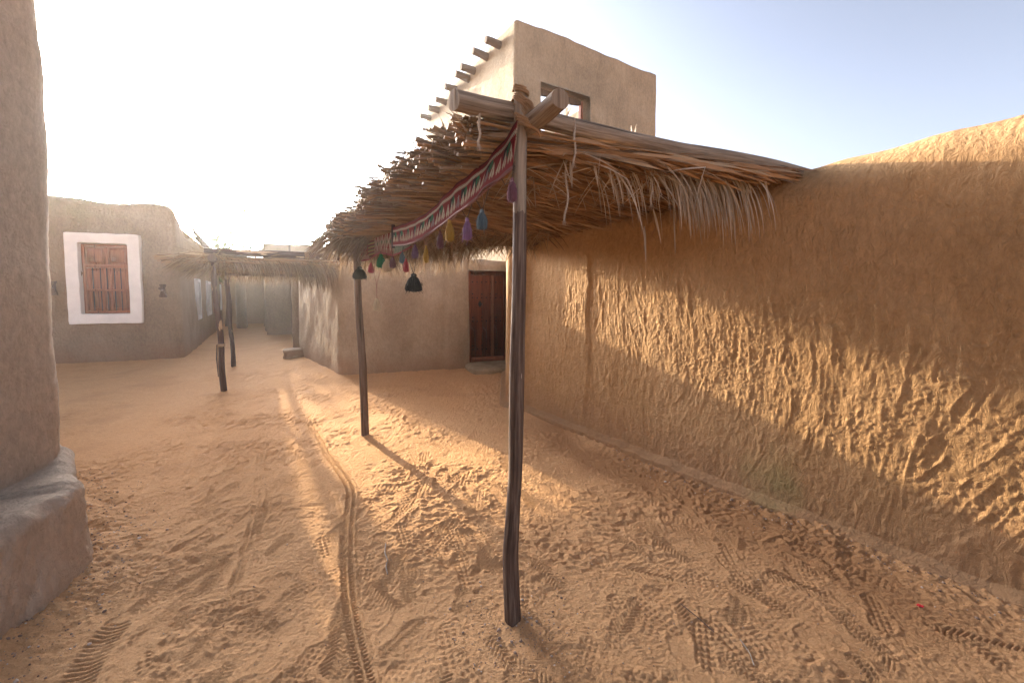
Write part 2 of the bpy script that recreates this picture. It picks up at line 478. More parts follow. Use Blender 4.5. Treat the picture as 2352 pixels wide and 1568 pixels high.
def straw_mat(name, stops, transl=.25, spec=.2):
    m, t, p = new_mat(name)
    a = t.nodes.new('ShaderNodeAttribute'); a.attribute_name = 'tint'
    u = t.nodes.new('ShaderNodeAttribute'); u.attribute_name = 'puv'
    c = ramp(t, a.outputs['Fac'], stops)
    g = noise(t, mapping(t, u.outputs['Vector'], (220, 9, 1)), 1.0, 3, .6)
    c = mix(t, .45, c, ramp(t, g, [(.3, tuple(x * .45 for x in stops[0][1])), (.7, stops[-1][1])]))
    t.links.new(c, p.inputs['Base Color'])
    p.inputs['Roughness'].default_value = .7; p.inputs['Specular IOR Level'].default_value = spec
    if transl:
        tr = t.nodes.new('ShaderNodeBsdfTranslucent'); t.links.new(c, tr.inputs[0])
        ms = t.nodes.new('ShaderNodeMixShader'); ms.inputs[0].default_value = transl
        t.links.new(p.outputs[0], ms.inputs[1]); t.links.new(tr.outputs[0], ms.inputs[2])
        t.links.new(ms.outputs[0], t.nodes['Material Output'].inputs[0])
    return m
M_stem = straw_mat('palm_stems', [(0, (.10, .048, .020)), (.4, (.28, .135, .056)), (.8, (.46, .24, .105)), (1, (.40, .29, .18))], 0)
M_stem_end = straw_mat('palm_stem_butts', [(0, (.09, .055, .035)), (.5, (.19, .13, .085)), (1, (.33, .26, .19))], 0)
M_leaf = straw_mat('dry_leaves', [(0, (.11, .065, .035)), (.5, (.22, .14, .078)), (1, (.36, .26, .16))], .3)
M_leafgrey = straw_mat('grey_dry_leaves', [(0, (.22, .165, .115)), (.5, (.42, .335, .25)), (1, (.68, .60, .50))], .3)
M_rope = straw_mat('coir_rope', [(0, (.26, .15, .075)), (1, (.38, .235, .13))], 0)
M_cord = straw_mat('pale_cord', [(0, (.32, .25, .19)), (1, (.46, .38, .30))], 0)
M_green = straw_mat('green_leaves', [(0, (.05, .085, .025)), (1, (.10, .15, .05))], .3)
def yarn(name, c):
    return straw_mat('yarn_' + name, [(0, tuple(x * .7 for x in c)), (.6, c), (1, tuple(min(1, x * 1.25) for x in c))], .15, .05)

def cloth_mat():
    m, t, p = new_mat('woven_cloth')
    a = t.nodes.new('ShaderNodeAttribute'); a.attribute_name = 'dye'
    pos = world_pos(t)
    c = mix(t, .25, a.outputs['Vector'], mix(t, 1.0, a.outputs['Vector'], noise(t, pos, 160, 3), 'MULTIPLY'))
    t.links.new(c, p.inputs['Base Color'])
    p.inputs['Roughness'].default_value = .95; p.inputs['Specular IOR Level'].default_value = .05
    u = t.nodes.new('ShaderNodeAttribute'); u.attribute_name = 'puv'
    wv = t.nodes.new('ShaderNodeTexWave'); wv.inputs['Scale'].default_value = 160; t.links.new(u.outputs['Vector'], wv.inputs['Vector'])
    t.links.new(bump(t, wv.outputs['Fac'], .0015), p.inputs['Normal'])
    tr = t.nodes.new('ShaderNodeBsdfTranslucent'); t.links.new(c, tr.inputs[0])
    ms = t.nodes.new('ShaderNodeMixShader'); ms.inputs[0].default_value = .15
    t.links.new(p.outputs[0], ms.inputs[1]); t.links.new(tr.outputs[0], ms.inputs[2]); t.links.new(ms.outputs[0], t.nodes['Material Output'].inputs[0])
    return m
M_cloth = cloth_mat()

# ------------------------------------------------------------------ mud walls
def smooth_path(pts, res, closed, r):
    """resample a polyline with rounded corners; res: number or function of arc length"""
    P = [np.array(p[:2], float) for p in pts]
    n = len(P); out = []
    rng_i = range(n) if closed else range(1, n - 1)
    if not closed: out.append(P[0])
    for i in rng_i:
        a, b, c = P[i - 1], P[i], P[(i + 1) % n]
        da = np.linalg.norm(a - b); dc = np.linalg.norm(c - b)
        q = min(r, da * .45, dc * .45)
        A = b + (a - b) / da * q; C = b + (c - b) / dc * q
        for t in np.linspace(0, 1, 9): out.append((1 - t) ** 2 * A + 2 * t * (1 - t) * b + t * t * C)
    if closed: out.append(out[0])
    else: out.append(P[-1])
    out = np.array(out)
    L = np.concatenate([[0], np.cumsum(np.linalg.norm(np.diff(out, axis=0), axis=1))])
    return out, L

def mud_wall(name, pts, h, thick, mat, parent=None, res=.05, closed=False, holes=(), corner=.08, rtop=None, batter=.03,
             amp=.02, seed=0, zres=None, extra=None, flare=0.0, base=-0.08, segs=None, hs_amp=.03, inner=True, bandz=None):
    out, L = smooth_path(pts, res, closed, corner)
    tot = L[-1]
    zres = zres or res
    rtop = min(rtop or thick * .45, thick * .5)
    hf = h if callable(h) else (lambda s: h + 0 * s)
    # columns
    if segs is None: segs = [(0, tot, res)]
    sc = [0.0]
    for a, b, r_ in segs:
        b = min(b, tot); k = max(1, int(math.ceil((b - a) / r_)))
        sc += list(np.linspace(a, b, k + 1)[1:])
    sc = np.array(sc)
    for (s0, s1, z0, z1) in holes:          # snap columns to the openings
        for e in (s0, s1): sc[np.argmin(abs(sc - e))] = e
    C = np.stack([np.interp(sc, L, out[:, 0]), np.interp(sc, L, out[:, 1])], 1)
    Tn = np.gradient(C, axis=0)
    if closed:
        Tn[0] = Tn[-1] = (C[1] - C[-2])
    Tn /= np.linalg.norm(Tn, axis=1)[:, None]
    N = np.stack([Tn[:, 1], -Tn[:, 0]], 1)
    hs = hf(sc) + hs_amp * n2(sc + seed * 9.1, sc * 0, .9, seed) + hs_amp * .5 * n2(sc, sc * 0, .22, seed + 3)
    if closed: hs[-1] = hs[0]
    zfix = hs.min() - rtop - .02
    zr = np.linspace(base, zfix, max(3, int((zfix - base) / zres)) + 1)
    for (s0, s1, z0, z1) in holes:
        for e in (z0, z1): zr[np.argmin(abs(zr - e))] = e
    nz = len(zr); nu = max(2, int(.15 / zres) + 1)
    cols = len(sc)
    rows_z = []; rows_o = []        # height and outward offset, one row each
    dirs = []                       # displacement direction (outward, up)
    for z in zr: rows_z.append(np.full(cols, z)); rows_o.append(np.zeros(cols)); dirs.append((1, 0))
    for k in range(1, nu + 1):
        t_ = k / nu; rows_z.append(zfix + (hs - rtop - zfix) * t_); rows_o.append(np.zeros(cols)); dirs.append((1, 0))
    na = max(5, int(rtop * 1.5 / zres))
    na = min(na, 16)
    for k in range(1, na + 1):
        a = k / na * math.pi / 2
        rows_z.append(hs - rtop + rtop * math.sin(a)); rows_o.append(np.full(cols, -rtop * (1 - math.cos(a)))); dirs.append((math.cos(a), math.sin(a)))
    nout = len(rows_z)
    if thick - 2 * rtop > .01:
        for k in (1, 2):
            rows_z.append(hs.copy()); rows_o.append(np.full(cols, -rtop - (thick - 2 * rtop) * k / 2)); dirs.append((0, 1))
    for k in range(na - 1, -1, -1):
        a = k / na * math.pi / 2
        rows_z.append(hs - rtop + rtop * math.sin(a)); rows_o.append(np.full(cols, -thick + rtop * (1 - math.cos(a)))); dirs.append((-math.cos(a), math.sin(a)))
    if inner:
        for k in range(nu - 1, -1, -1):
            t_ = k / nu; rows_z.append(zfix + (hs - rtop - zfix) * t_); rows_o.append(np.full(cols, -thick)); dirs.append((-1, 0))
        for z in zr[::-1][1:]: rows_z.append(np.full(cols, z)); rows_o.append(np.full(cols, -thick)); dirs.append((-1, 0))
    Z = np.array(rows_z); O = np.array(rows_o); D = np.array(dirs)
    nr = len(Z)
    hm = hs[None]
    O = O + np.where((O > -thick * .5), 1, -1) * batter * np.clip(1 - Z / hm, 0, 1.1) * (1 if batter else 0)
    P = np.empty((nr, cols, 3))
    P[..., 0] = C[None, :, 0] + N[None, :, 0] * O; P[..., 1] = C[None, :, 1] + N[None, :, 1] * O; P[..., 2] = Z
    d = amp * (n3(P, .9, seed) * 1.0 + n3(P, .35, seed + 1) * .55 + n3(P * [1, 1, .6], .13, seed + 2) * .3)
    if zres < .03: d = d + amp * .12 * n3(P, .045, seed + 4)
    if extra is not None:
        e = extra(np.repeat(sc[None], nr, 0), Z); e = np.where(O > -thick * .6, e, 0); d = d + e
    if flare:
        d = d + np.where(D[:, 0:1] > .9, flare * sstep(.085 + 0 * Z, .045, Z + .012 * n2(np.repeat(sc[None], nr, 0), Z, .12, 5)), 0)
    if closed: d[:, -1] = d[:, 0]
    P[..., 0] += N[None, :, 0] * d * D[:, 0][:, None]; P[..., 1] += N[None, :, 1] * d * D[:, 0][:, None]; P[..., 2] += d * D[:, 1][:, None]
    keep = np.ones((nr - 1, cols - 1), bool)
    V = P.reshape(-1, 3); Fx = []; reveal = []
    info = []
    for (s0, s1, z0, z1) in holes:
        i0, i1 = int(np.argmin(abs(sc - s0))), int(np.argmin(abs(sc - s1)))
        j0, j1 = int(np.argmin(abs(zr - z0))), int(np.argmin(abs(zr - z1)))
        keep[j0:j1, i0:i1] = False
        ring = [(j, i0) for j in range(j0, j1)] + [(j1, i) for i in range(i0, i1)] + [(j, i1) for j in range(j1, j0, -1)] + [(j0, i) for i in range(i1, i0, -1)]
        if inner:
            J0, J1 = nr - 1 - j0, nr - 1 - j1
            keep[J1:J0, i0:i1] = False
            for a in range(len(ring)):
                (ja, ia), (jb, ib) = ring[a], ring[(a + 1) % len(ring)]
                Fx.append([ja * cols + ia, jb * cols + ib, (nr - 1 - jb) * cols + ib, (nr - 1 - ja) * cols + ia])
        else:
            n0 = len(V); dp = .32
            ex = []
            for (j, i) in ring:
                ex.append(P[j, i] - np.array([N[i, 0], N[i, 1], 0]) * dp)
            V = np.vstack([V, ex])
            for a in range(len(ring)):
                b_ = (a + 1) % len(ring)
                Fx.append([ring[a][0] * cols + ring[a][1], ring[b_][0] * cols + ring[b_][1], n0 + b_, n0 + a])
        im = (i0 + i1) // 2
        info.append(dict(c0=C[i0], c1=C[i1], n=N[im], z0=zr[j0], z1=zr[j1], t=Tn[im]))
    j, i = np.nonzero(keep)
    b = j * cols + i
    Q = np.stack([b, b + 1, b + cols + 1, b + cols], 1)
    if Fx: Q = np.vstack([Q, np.array(Fx)])
    ends = []
    if not closed:     # close the two ends
        for i_ in (0, cols - 1):
            half = nr // 2
            for j_ in range(half):
                a_, b_, c_, d_ = j_ * cols + i_, (j_ + 1) * cols + i_, (nr - 2 - j_) * cols + i_, (nr - 1 - j_) * cols + i_
                if len({a_, b_, c_, d_}) == 4: ends.append([a_, b_, c_, d_] if i_ == 0 else [a_, d_, c_, b_])
        Q = np.vstack([Q, np.array(ends)])
    ob = mesh_obj(name, V, Q, mat, parent)
    return ob, info

# hand plaster strokes on the long wall (heights in metres on a raster)
RS = .005
def stroke_map(Ls, Hs, count, seed, amp, zone):
    r_ = np.random.default_rng(seed)
    W_, H_ = int(Ls / RS), int(Hs / RS)
    Hm = np.zeros((H_, W_), np.float32)
    for k in range(count):
        cs, cz = r_.random() * Ls, r_.random() * Hs
        L = r_.uniform(.18, .75); wd = r_.uniform(.05, .17)
        f = float(n2(np.array([cs]), np.array([cz]), .75, seed + 40)[0]); f2 = float(n2(np.array([cs]), np.array([cz]), .6, seed + 41)[0])
        lean = .22 + .20 * float(sstep(1.0, 3.4, cs))
        ang = math.pi / 2 + f * lean + r_.normal(0, .10 + .10 * lean) - .13 * float(sstep(2.2, 4.0, cs))
        kap = f2 * 1.5 + r_.normal(0, .35)
        rad = L / 2 + wd
        i0, i1 = max(0, int((cs - rad) / RS)), min(W_, int((cs + rad) / RS))
        j0, j1 = max(0, int((cz - rad) / RS)), min(H_, int((cz + rad) / RS))
        if i1 <= i0 or j1 <= j0: continue
        xs = (np.arange(i0, i1) + .5) * RS - cs; zs = (np.arange(j0, j1) + .5) * RS - cz
        X, Z = np.meshgrid(xs, zs)
        u = X * math.cos(ang) + Z * math.sin(ang); v = -X * math.sin(ang) + Z * math.cos(ang)
        v = v - kap * u * u / 2 + .006 * n2(u + k, u * 0, .07, 3)
        tw = wd / 2 * (1 - .35 * np.clip(u / L + .5, 0, 1))
        m = sstep(L / 2, L / 2 - .10, abs(u)) * sstep(tw, tw - .014, abs(v))
        ng = max(4, int(wd / .010)); pr = r_.normal(0, 1, ng + 3)
        q = (v / wd + .5) * ng
        prof = np.interp(q.ravel(), np.arange(-1, ng + 2), pr).reshape(q.shape)
        prof = prof * (.55 + .6 * n2(u * .4 + k, v, .05, 9)) + .3 * n2(u + k, v, .02, 10)
        edge = np.exp(-((abs(v) - tw) / .007) ** 2) * sstep(L / 2, L / 2 - .08, abs(u)) * np.clip(n2(u + k * .7, v, .06, 12) + .35, 0, 1)
        z_amp = zone(cs, cz)
        h = (prof * .0021 + .0015 * r_.normal()) * amp * z_amp
        Hm[j0:j1, i0:i1] = Hm[j0:j1, i0:i1] * (1 - m * .7) + h * m * .85 + edge * .0036 * amp * z_amp
    gx = (np.arange(W_) + .5) * RS; gz = (np.arange(H_) + .5) * RS
    X, Z = np.meshgrid(gx, gz)
    zn = sstep(2.0, 1.5, Z)
    cl = np.clip(n2(X, Z, .25, 24) + .65, 0, 1.5)
    Hm = Hm + (np.maximum(0, n2(X, Z, .016, 22) - .2) * .0055 * cl + n2(X, Z, .011, 27) * .0017) * (.25 + .75 * zn)
    Hm = Hm + n2(X, Z * .4, .035, 23) * .0020 * zn + n2(X, Z * .4, .10, 25) * .0018 * zn
    return Hm
def sample(Hm, s, z):
    x = np.clip(s / RS - .5, 0, Hm.shape[1] - 1.001); y = np.clip(z / RS - .5, 0, Hm.shape[0] - 1.001)
    i = x.astype(int); j = y.astype(int); fx = x - i; fy = y - j
    return (Hm[j, i] * (1 - fx) + Hm[j, i + 1] * fx) * (1 - fy) + (Hm[j + 1, i] * (1 - fx) + Hm[j + 1, i + 1] * fx) * fy

# ---- the long wall on the right
WO = np.array([.27, 5.60]); WA = np.array([0.90, 4.67]); WB = np.array([2.66, 1.99])
wd_ = (WB - WA) / np.linalg.norm(WB - WA)
WE = WA + wd_ * 9.5
SW = 3.62 + .26 + 0.0          # arc length at which the long face begins
Hm = stroke_map(5.6, 2.6, 1300, 5, 1.0, lambda s, z: float(.25 + .75 * sstep(2.0, 1.5, z)))
def wall_extra(s, z):
    e = sample(Hm, s - SW + .35, np.clip(z, 0, 2.59)) * .82
    e = np.where((s > SW - .32) & (s < SW + 5.0), e, 0)
    q = (s + .025 * n2(z, z * 0, .35, 61) + .012 * n2(z, z * 0, .09, 62) - SW + .3) / 1.45
    e = e + .050 * np.clip(q, 0, 1) * sstep(1.035, .985, q) + .036 * np.clip(1 - (q - 1) / 2.2, 0, 1) * sstep(.985, 1.035, q)
    return e
def wall_h(s):
    return 2.48 + .07 * np.clip((s - SW - 2.4) / 2, 0, 1) + .03 * np.sin((s - SW) * 2)
long_wall, _ = mud_wall('mud_wall', [(-.12, 9.35), (-.065, 5.80), tuple(WO), tuple(WA), tuple(WE)], wall_h, .55, M_wall, res=.02, corner=.07, rtop=.25,
                        batter=.03, amp=.007, seed=3, zres=.007, extra=wall_extra, flare=.085,
                        segs=[(0, 3.3, .05), (3.3, SW + 5.2, .007), (SW + 5.2, 99, .08)])
tag(long_wall, 'long ochre mud wall with deep finger plaster strokes and a sunlit band', 'wall')

# ---- door house behind the canopy
HC = np.array([-3.25, 7.86]); HD = np.array([1.0, .43]) / math.hypot(1, .43)
def fac(px): return on_line(px, 700, HC, HC + HD)[:2]
HB = np.array([-5.6, 10.9])
path = [tuple(HB), tuple(HC), tuple(HC + HD * 4.7), (-.5, 13.6), (-3.4, 13.9)]
Lside = np.linalg.norm(HB - HC)
out_, L_ = smooth_path(path, .05, True, .12)
def arc_of(pt):
    d_ = np.linalg.norm(out_ - pt[None], axis=1); k = int(np.argmin(d_))
    best = (1e9, 0)
    for i in (max(0, k - 1), k):
        if i + 1 >= len(out_): continue
        a, b = out_[i], out_[i + 1]; l = np.linalg.norm(b - a)
        if l < 1e-6: continue
        t = np.clip(np.dot(pt - a, b - a) / l / l, 0, 1); e = np.linalg.norm(a + (b - a) * t - pt)
        if e < best[0]: best = (e, L_[i] + l * t)
    return best[1]
dl, dr = arc_of(fac(1074)), arc_of(fac(1074) + HD * 1.02)
house = thing('mud_house', 'low brown mud house with the studded wooden door behind the canopy', 'house', (-1.5, 9.5, 0))
def pier_bump(s, z):     # shallow pilaster left of the door
    a, b = arc_of(fac(1021)), dl - .02
    return .09 * sstep(a - .05, a + .05, s) * sstep(b + .06, b, s)
_, hinfo = mud_wall('wall', path, lambda s: 2.36 + 0 * s, .34, M_house, house, res=.035, closed=True, holes=[(dl, dr, .10, 2.10)], corner=.12,
                    amp=.03, seed=12, batter=.05, extra=pier_bump, hs_amp=.02)
def flat_poly(name, pts, z, mat, parent, t=.12):
    n = len(pts); V = [(*p[:2], z) for p in pts] + [(*p[:2], z - t) for p in pts]
    cx = np.mean([p[:2] for p in pts], axis=0)
    V += [(*cx, z), (*cx, z - t)]
    T = []
    for i in range(n):
        j = (i + 1) % n
        T += [[2 * n, i, j], [2 * n + 1, n + j, n + i], [i, n + i, n + j], [i, n + j, j]]
    return mesh_obj(name, V, np.array(T), mat, parent, smooth=False)
def inset(pts, d):
    c = np.mean([np.array(p[:2]) for p in pts], axis=0)
    return [tuple(np.array(p[:2]) + (c - np.array(p[:2])) / np.linalg.norm(c - np.array(p[:2])) * d) for p in pts]
flat_poly('roof', inset(path, .3), 2.16, M_house, house)

# ---- the door: planks, studs, frame, sill, escutcheon
hi = hinfo[0]
def door(parent, info):
    n = np.array([info['n'][0], info['n'][1], 0]); t = np.array([info['t'][0], info['t'][1], 0]); up = np.array([0, 0, 1.])
    a = np.array([info['c0'][0], info['c0'][1], 0]); W = np.linalg.norm(info['c1'] - info['c0']); z0, z1 = info['z0'], info['z1']
    back = -.20
    def P(x, z, o=0): return a + t * x + up * z + n * (back + o)
    fr = MB()
    fr.box(P(.05, (z0 + z1) / 2), t * .07, n * .06, up * (z1 - z0) / 2, .01, .4)
    fr.box(P(W - .05, (z0 + z1) / 2), t * .07, n * .06, up * (z1 - z0) / 2, .01, .4)
    fr.box(P(W / 2, z1 - .02), t * (W / 2 - .121), n * .058, up * .07, .01, .4)
    fr.build('door_frame', M_door, parent)
    sl = MB(); sl.box(P(W / 2, z0 + .055, .05), t * (W / 2 - .121), n * .05, up * .05, .012, .6)
    sl.build('threshold', M_red, parent)
    zb, zt = z0 + .105, z1 - .092
    lw = (W - .24)
    split = .12 + lw * .70
    for (x0, x1, nm) in ((.122, split - .002, 2), (split + .002, W - .122, 1)):
        lf = MB()
        k = nm
        for q in range(k):
            xa = x0 + (x1 - x0) * q / k; xb = x0 + (x1 - x0) * (q + 1) / k
            lf.box(P((xa + xb) / 2, (zb + zt) / 2, -.01), t * ((xb - xa) / 2 - .003), n * .022, up * (zt - zb) / 2, .005, .3 + .3 * q)
        d_ = lf.build('door_leaf', M_door, parent)
        xs = np.arange(x0 + .05, x1 - .02, .105)
        for zz, off in ((.38, 0), (.46, 1), (1.0, 0), (1.08, 1), (1.52, 0), (1.6, 1), (1.86, 0)):
            for q, x in enumerate(xs):
                if off and q % 2: continue
                st = MB(); st.blob(P(x, zz + random.uniform(-.006, .006), .017), (.015, .015, .015), random.randint(0, 99), .5, (5, 7), .05)
                st.build('stud', M_iron, parent)
        d_['label'] = 'brown door leaf of wide planks with rows of iron studs'
    cs = MB(); cs.box(P(split - .045, (zb + zt) / 2, .035), t * .032, n * .02, up * (zt - zb) / 2, .012, .9)
    cs.box(P(split - .045, (zb + zt) / 2, .062), t * .012, n * .007, up * (zt - zb) / 2, .004, .9)
    cs.build('centre_post', M_red, parent)
    e = MB(); c = P(.122 + lw * .28, 1.38, .018)
    V = [c + up * .085, c + t * .045, c - up * .085, c - t * .045, c + n * .012]
    e.add(V, None, [[0, 3, 4], [3, 2, 4], [2, 1, 4], [1, 0, 4]])
    e.blob(c + n * .015, (.013, .013, .013), 3, .5, (5, 7), .05)
    e.build('door_ring_plate', M_iron, parent, False)
    bk = MB(); bk.box(P(W / 2, (z0 + z1) / 2, -.06), t * W / 2, n * .01, up * (z1 - z0) / 2, 0, 0)
    bk.build('door_shade_sheet', M_black, parent)  # dark sheet standing in for the shade behind the leaves
dr_ = bpy.data.objects.new('door', None); S.collection.objects.link(dr_); dr_.parent = house
dr_.location = Vector((hi['c0'][0], hi['c0'][1], hi['z0'])) - house.location
door(dr_, hi)
# step in front of the door
stp = thing('stone_step', 'worn rounded stone step below the studded door', 'step', (-.7, 8.4, 0))
stm = MB()
sc_ = (G(1062, 866)[:2] + fac(1074)) / 2
def rock_block(mb, c, ax, ay, az, seed, n=14, pw=5, rough=.06):
    """a rounded worn block (superellipsoid) with lumps"""
    th = np.linspace(-math.pi / 2, math.pi / 2, n + 1); ph = np.linspace(0, 2 * math.pi, 2 * n + 1)
    def sp(v): return np.sign(v) * abs(v) ** (2 / pw)
    ct, st_ = sp(np.cos(th)), sp(np.sin(th)); cp, spn = sp(np.cos(ph)), sp(np.sin(ph))
    A = ct[:, None] * cp[None]; B = ct[:, None] * spn[None]; Cc = st_[:, None] * np.ones(2 * n + 1)[None]
    D = np.stack([A, B, Cc], -1)
    rr = 1 + rough * n3(D * 1.0, .6, seed) + rough * .5 * n3(D, .25, seed + 1)
    D = D * rr[..., None]; D[:, -1] = D[:, 0]
    V = np.asarray(c) + D[..., 0:1] * np.asarray(ax) + D[..., 1:2] * np.asarray(ay) + D[..., 2:3] * np.asarray(az)
    k = 2 * n + 1; i, j = np.meshgrid(np.arange(n), np.arange(2 * n), indexing='ij'); b = (i * k + j).ravel()
    mb.add(V.reshape(-1, 3), np.stack([b, b + 1, b + k + 1, b + k], 1))
hn3 = np.array([hi['n'][0], hi['n'][1], 0]); ht3 = np.array([hi['t'][0], hi['t'][1], 0])
c3 = np.array([*(hi['c0'] + hi['c1']) / 2, .0]) + hn3 * .38
rock_block(stm, c3 + np.array([0, 0, .0]) + ht3 * .02, ht3 * .66, hn3 * .50, np.array([0, 0, .14]), 4, 22, 5, .05)
stm.build('step_block', M_stone, stp)

# ---- two-storey tower behind
TC = np.array([.09, 9.30]); TR = np.array([1, .605]) / math.hypot(1, .605); TL = np.array([-.605, 1]) / math.hypot(1, .605)
TH = Dp(1185, 40, TC[1])[2]
twR = np.linalg.norm(on_line(1509, 200, TC, TC + TR)[:2] - TC); twL = np.linalg.norm(on_line(977, 250, TC, TC + TL)[:2] - TC)
tower = thing('mud_tower', 'tall square mud tower with protruding beam ends and an open window', 'tower', (float(TC[0]), float(TC[1]), 0))
tp = [TC + TL * twL, TC, TC + TR * twR, TC + TR * twR + TL * twL]
wl = on_line(1242, 200, TC, TC + TR); wr = on_line(1355, 230, TC, TC + TR)
zt_ = on_line(1242, 188, TC, TC + TR)[2]
tout, tL = smooth_path([tuple(p) for p in tp], .06, True, .07)
def tarc(p):
    l0 = twL
    return np.linalg.norm(np.array(p[:2]) - TC)
corner_s = tL[int(np.argmin(np.linalg.norm(tout - TC[None], axis=1)))]
# the path starts after the first corner: find arc length of a point
def arc_on(outp, Lp, pt):
    best = (1e9, 0)
    for i in range(len(outp) - 1):
        a, b = outp[i], outp[i + 1]; l = np.linalg.norm(b - a)
        if l < 1e-6: continue
        t = np.clip(np.dot(pt - a, b - a) / l / l, 0, 1); e = np.linalg.norm(a + (b - a) * t - pt)
        if e < best[0]: best = (e, Lp[i] + l * t)
    return best[1]
s0, s1 = arc_on(tout, tL, wl[:2]), arc_on(tout, tL, wr[:2])
# window in the far wall too, so the sky shows through the unroofed room
_, tinfo = mud_wall('wall', [tuple(p) for p in tp], TH, .38, M_tower, tower, res=.06, closed=True, holes=[(s0, s1, zt_ - 1.75, zt_)], corner=.07,
                    rtop=.05, batter=.06, amp=.014, seed=31, hs_amp=.018)
ti = tinfo[0]
tn = np.array([ti['n'][0], ti['n'][1], 0]); tt = np.array([ti['t'][0], ti['t'][1], 0]); UP = np.array([0, 0, 1.])
wc0 = np.array([*ti['c0'], 0]); Ww = np.linalg.norm(ti['c1'] - ti['c0'])
zA, zB = ti['z0'], ti['z1']
for x in (.035, Ww - .035):
    wf = MB(); wf.box(wc0 + tt * x + UP * (zA + zB) / 2 - tn * .30, tt * .035, tn * .05, UP * (zB - zA) / 2, .008, .5); wf.build('window_jamb', M_red, tower)
lm = MB()   # wavy carved lintel
nn = 40; V = []; Q = []
for i in range(nn + 1):
    x = .072 + (Ww - .144) * i / nn; dz = .09 + .045 * abs(math.cos(i / nn * math.pi * 1.5)) ** .6
    for (zz, o) in ((zB, -.25), (zB - dz, -.25), (zB - dz, -.33), (zB, -.33)): V.append(wc0 + tt * x + UP * zz + tn * o)
for i in range(nn):
    for q in range(4): Q.append([i * 4 + q, i * 4 + (q + 1) % 4, i * 4 + 4 + (q + 1) % 4, i * 4 + 4 + q])
lm.add(V, Q); lm.build('carved_lintel', M_dark, tower, False)
sh = MB()   # open shutter leaf inside
hinge = wc0 + tt * (Ww - .04) - tn * .36
sdv = (-tt * .6 - tn * .8); sdv /= np.linalg.norm(sdv)
for q in range(3):
    sh.box(hinge + sdv * (.11 + .21 * q) + UP * (zA + (zB - .42 - zA) / 2), sdv * .102, np.cross(sdv, UP) * .02, UP * (zB - .42 - zA) / 2, .006, .3 + .2 * q)
so = sh.build('shutter', M_orange, tower)
for q, (bx_, by_, ex_, ey_) in enumerate(((1148, 105, 1117, 90), (1119, 132, 1093, 124), (1089, 163, 1055, 158), (1076, 182, 1045, 173), (1048, 207, 1021, 200), (1025, 236, 998, 228), (1008, 254, 983, 248), (988, 272, 962, 268))):
    b0 = on_line(bx_, by_, TC, TC + TL)
    nl = np.array([-TR[0], -TR[1], 0])
    e0 = b0 + nl * random.uniform(.33, .40) + np.array([0, 0, random.uniform(.0, .04)])
    m = MB(); m.tube([b0 - nl * .5, b0, b0 * .5 + e0 * .5 + [0, 0, .01], e0], np.array([.095, .095, .09, .085]) * random.uniform(.85, 1.1), 14, .5, True, .06, q + 3)
    m.build('roof_beam', M_beam, tower)

# ---- house on the left with the white framed window
LC = np.array([-8.02, 9.98]); LF0 = np.array([-13.6, 7.75]); LS = LC + np.array([-.605, 1.0]) * 9.8
lp = [LS, LC, LF0, np.array([-18.5, 16.0])]
lp = [tuple(p) for p in lp][::-1]     # travel so that the right hand is outside
lout, lL = smooth_path(lp, .06, True, .12)
def lf_on(px, py): return on_line(px, py, LF0, LC)
def ls_on(px, py): return on_line(px, py, LC, LS)
wTL, wBR = lf_on(184, 560), lf_on(307, 722)
wz1, wz0 = (lf_on(184, 553)[2] + lf_on(300, 566)[2]) / 2, lf_on(245, 721)[2]
def la(p): return arc_on(lout, lL, np.array(p[:2]))
lh = thing('mud_house', 'brown mud house at left with a white framed red shuttered window', 'house', (-8.5, 10.5, 0))
holes = [(la(wTL), la(wBR), wz0, wz1)]
side_w = []
for (a_, b_, y0, y1) in ((446.5, 455, 655, 733), (471.5, 480, 661, 729), (503.5, 509, 703 - 35, 719)):
    pa, pb = ls_on(a_, y0), ls_on(b_, y1)
    s_a, s_b = sorted((la(pa), la(pb)))
    holes.append((s_a, s_b, .95, 1.93))
def lh_h(s):
    pt = la(LC)
    return 3.74 - .50 * sstep(pt - .5, pt + 1.9, s) + .10 * sstep(pt - 1, pt - 3, s) - .34 * sstep(pt - .9, pt - .0, s) * 0 + .05 * np.sin(s * 1.7)
_, linfo = mud_wall('wall', lp, lh_h, .36, M_left, lh, res=.05, closed=True, holes=holes, corner=.13, rtop=.17, batter=.06, amp=.022, seed=40, hs_amp=.05)
flat_poly('roof', inset(lp, .3), 3.4, M_left, lh)

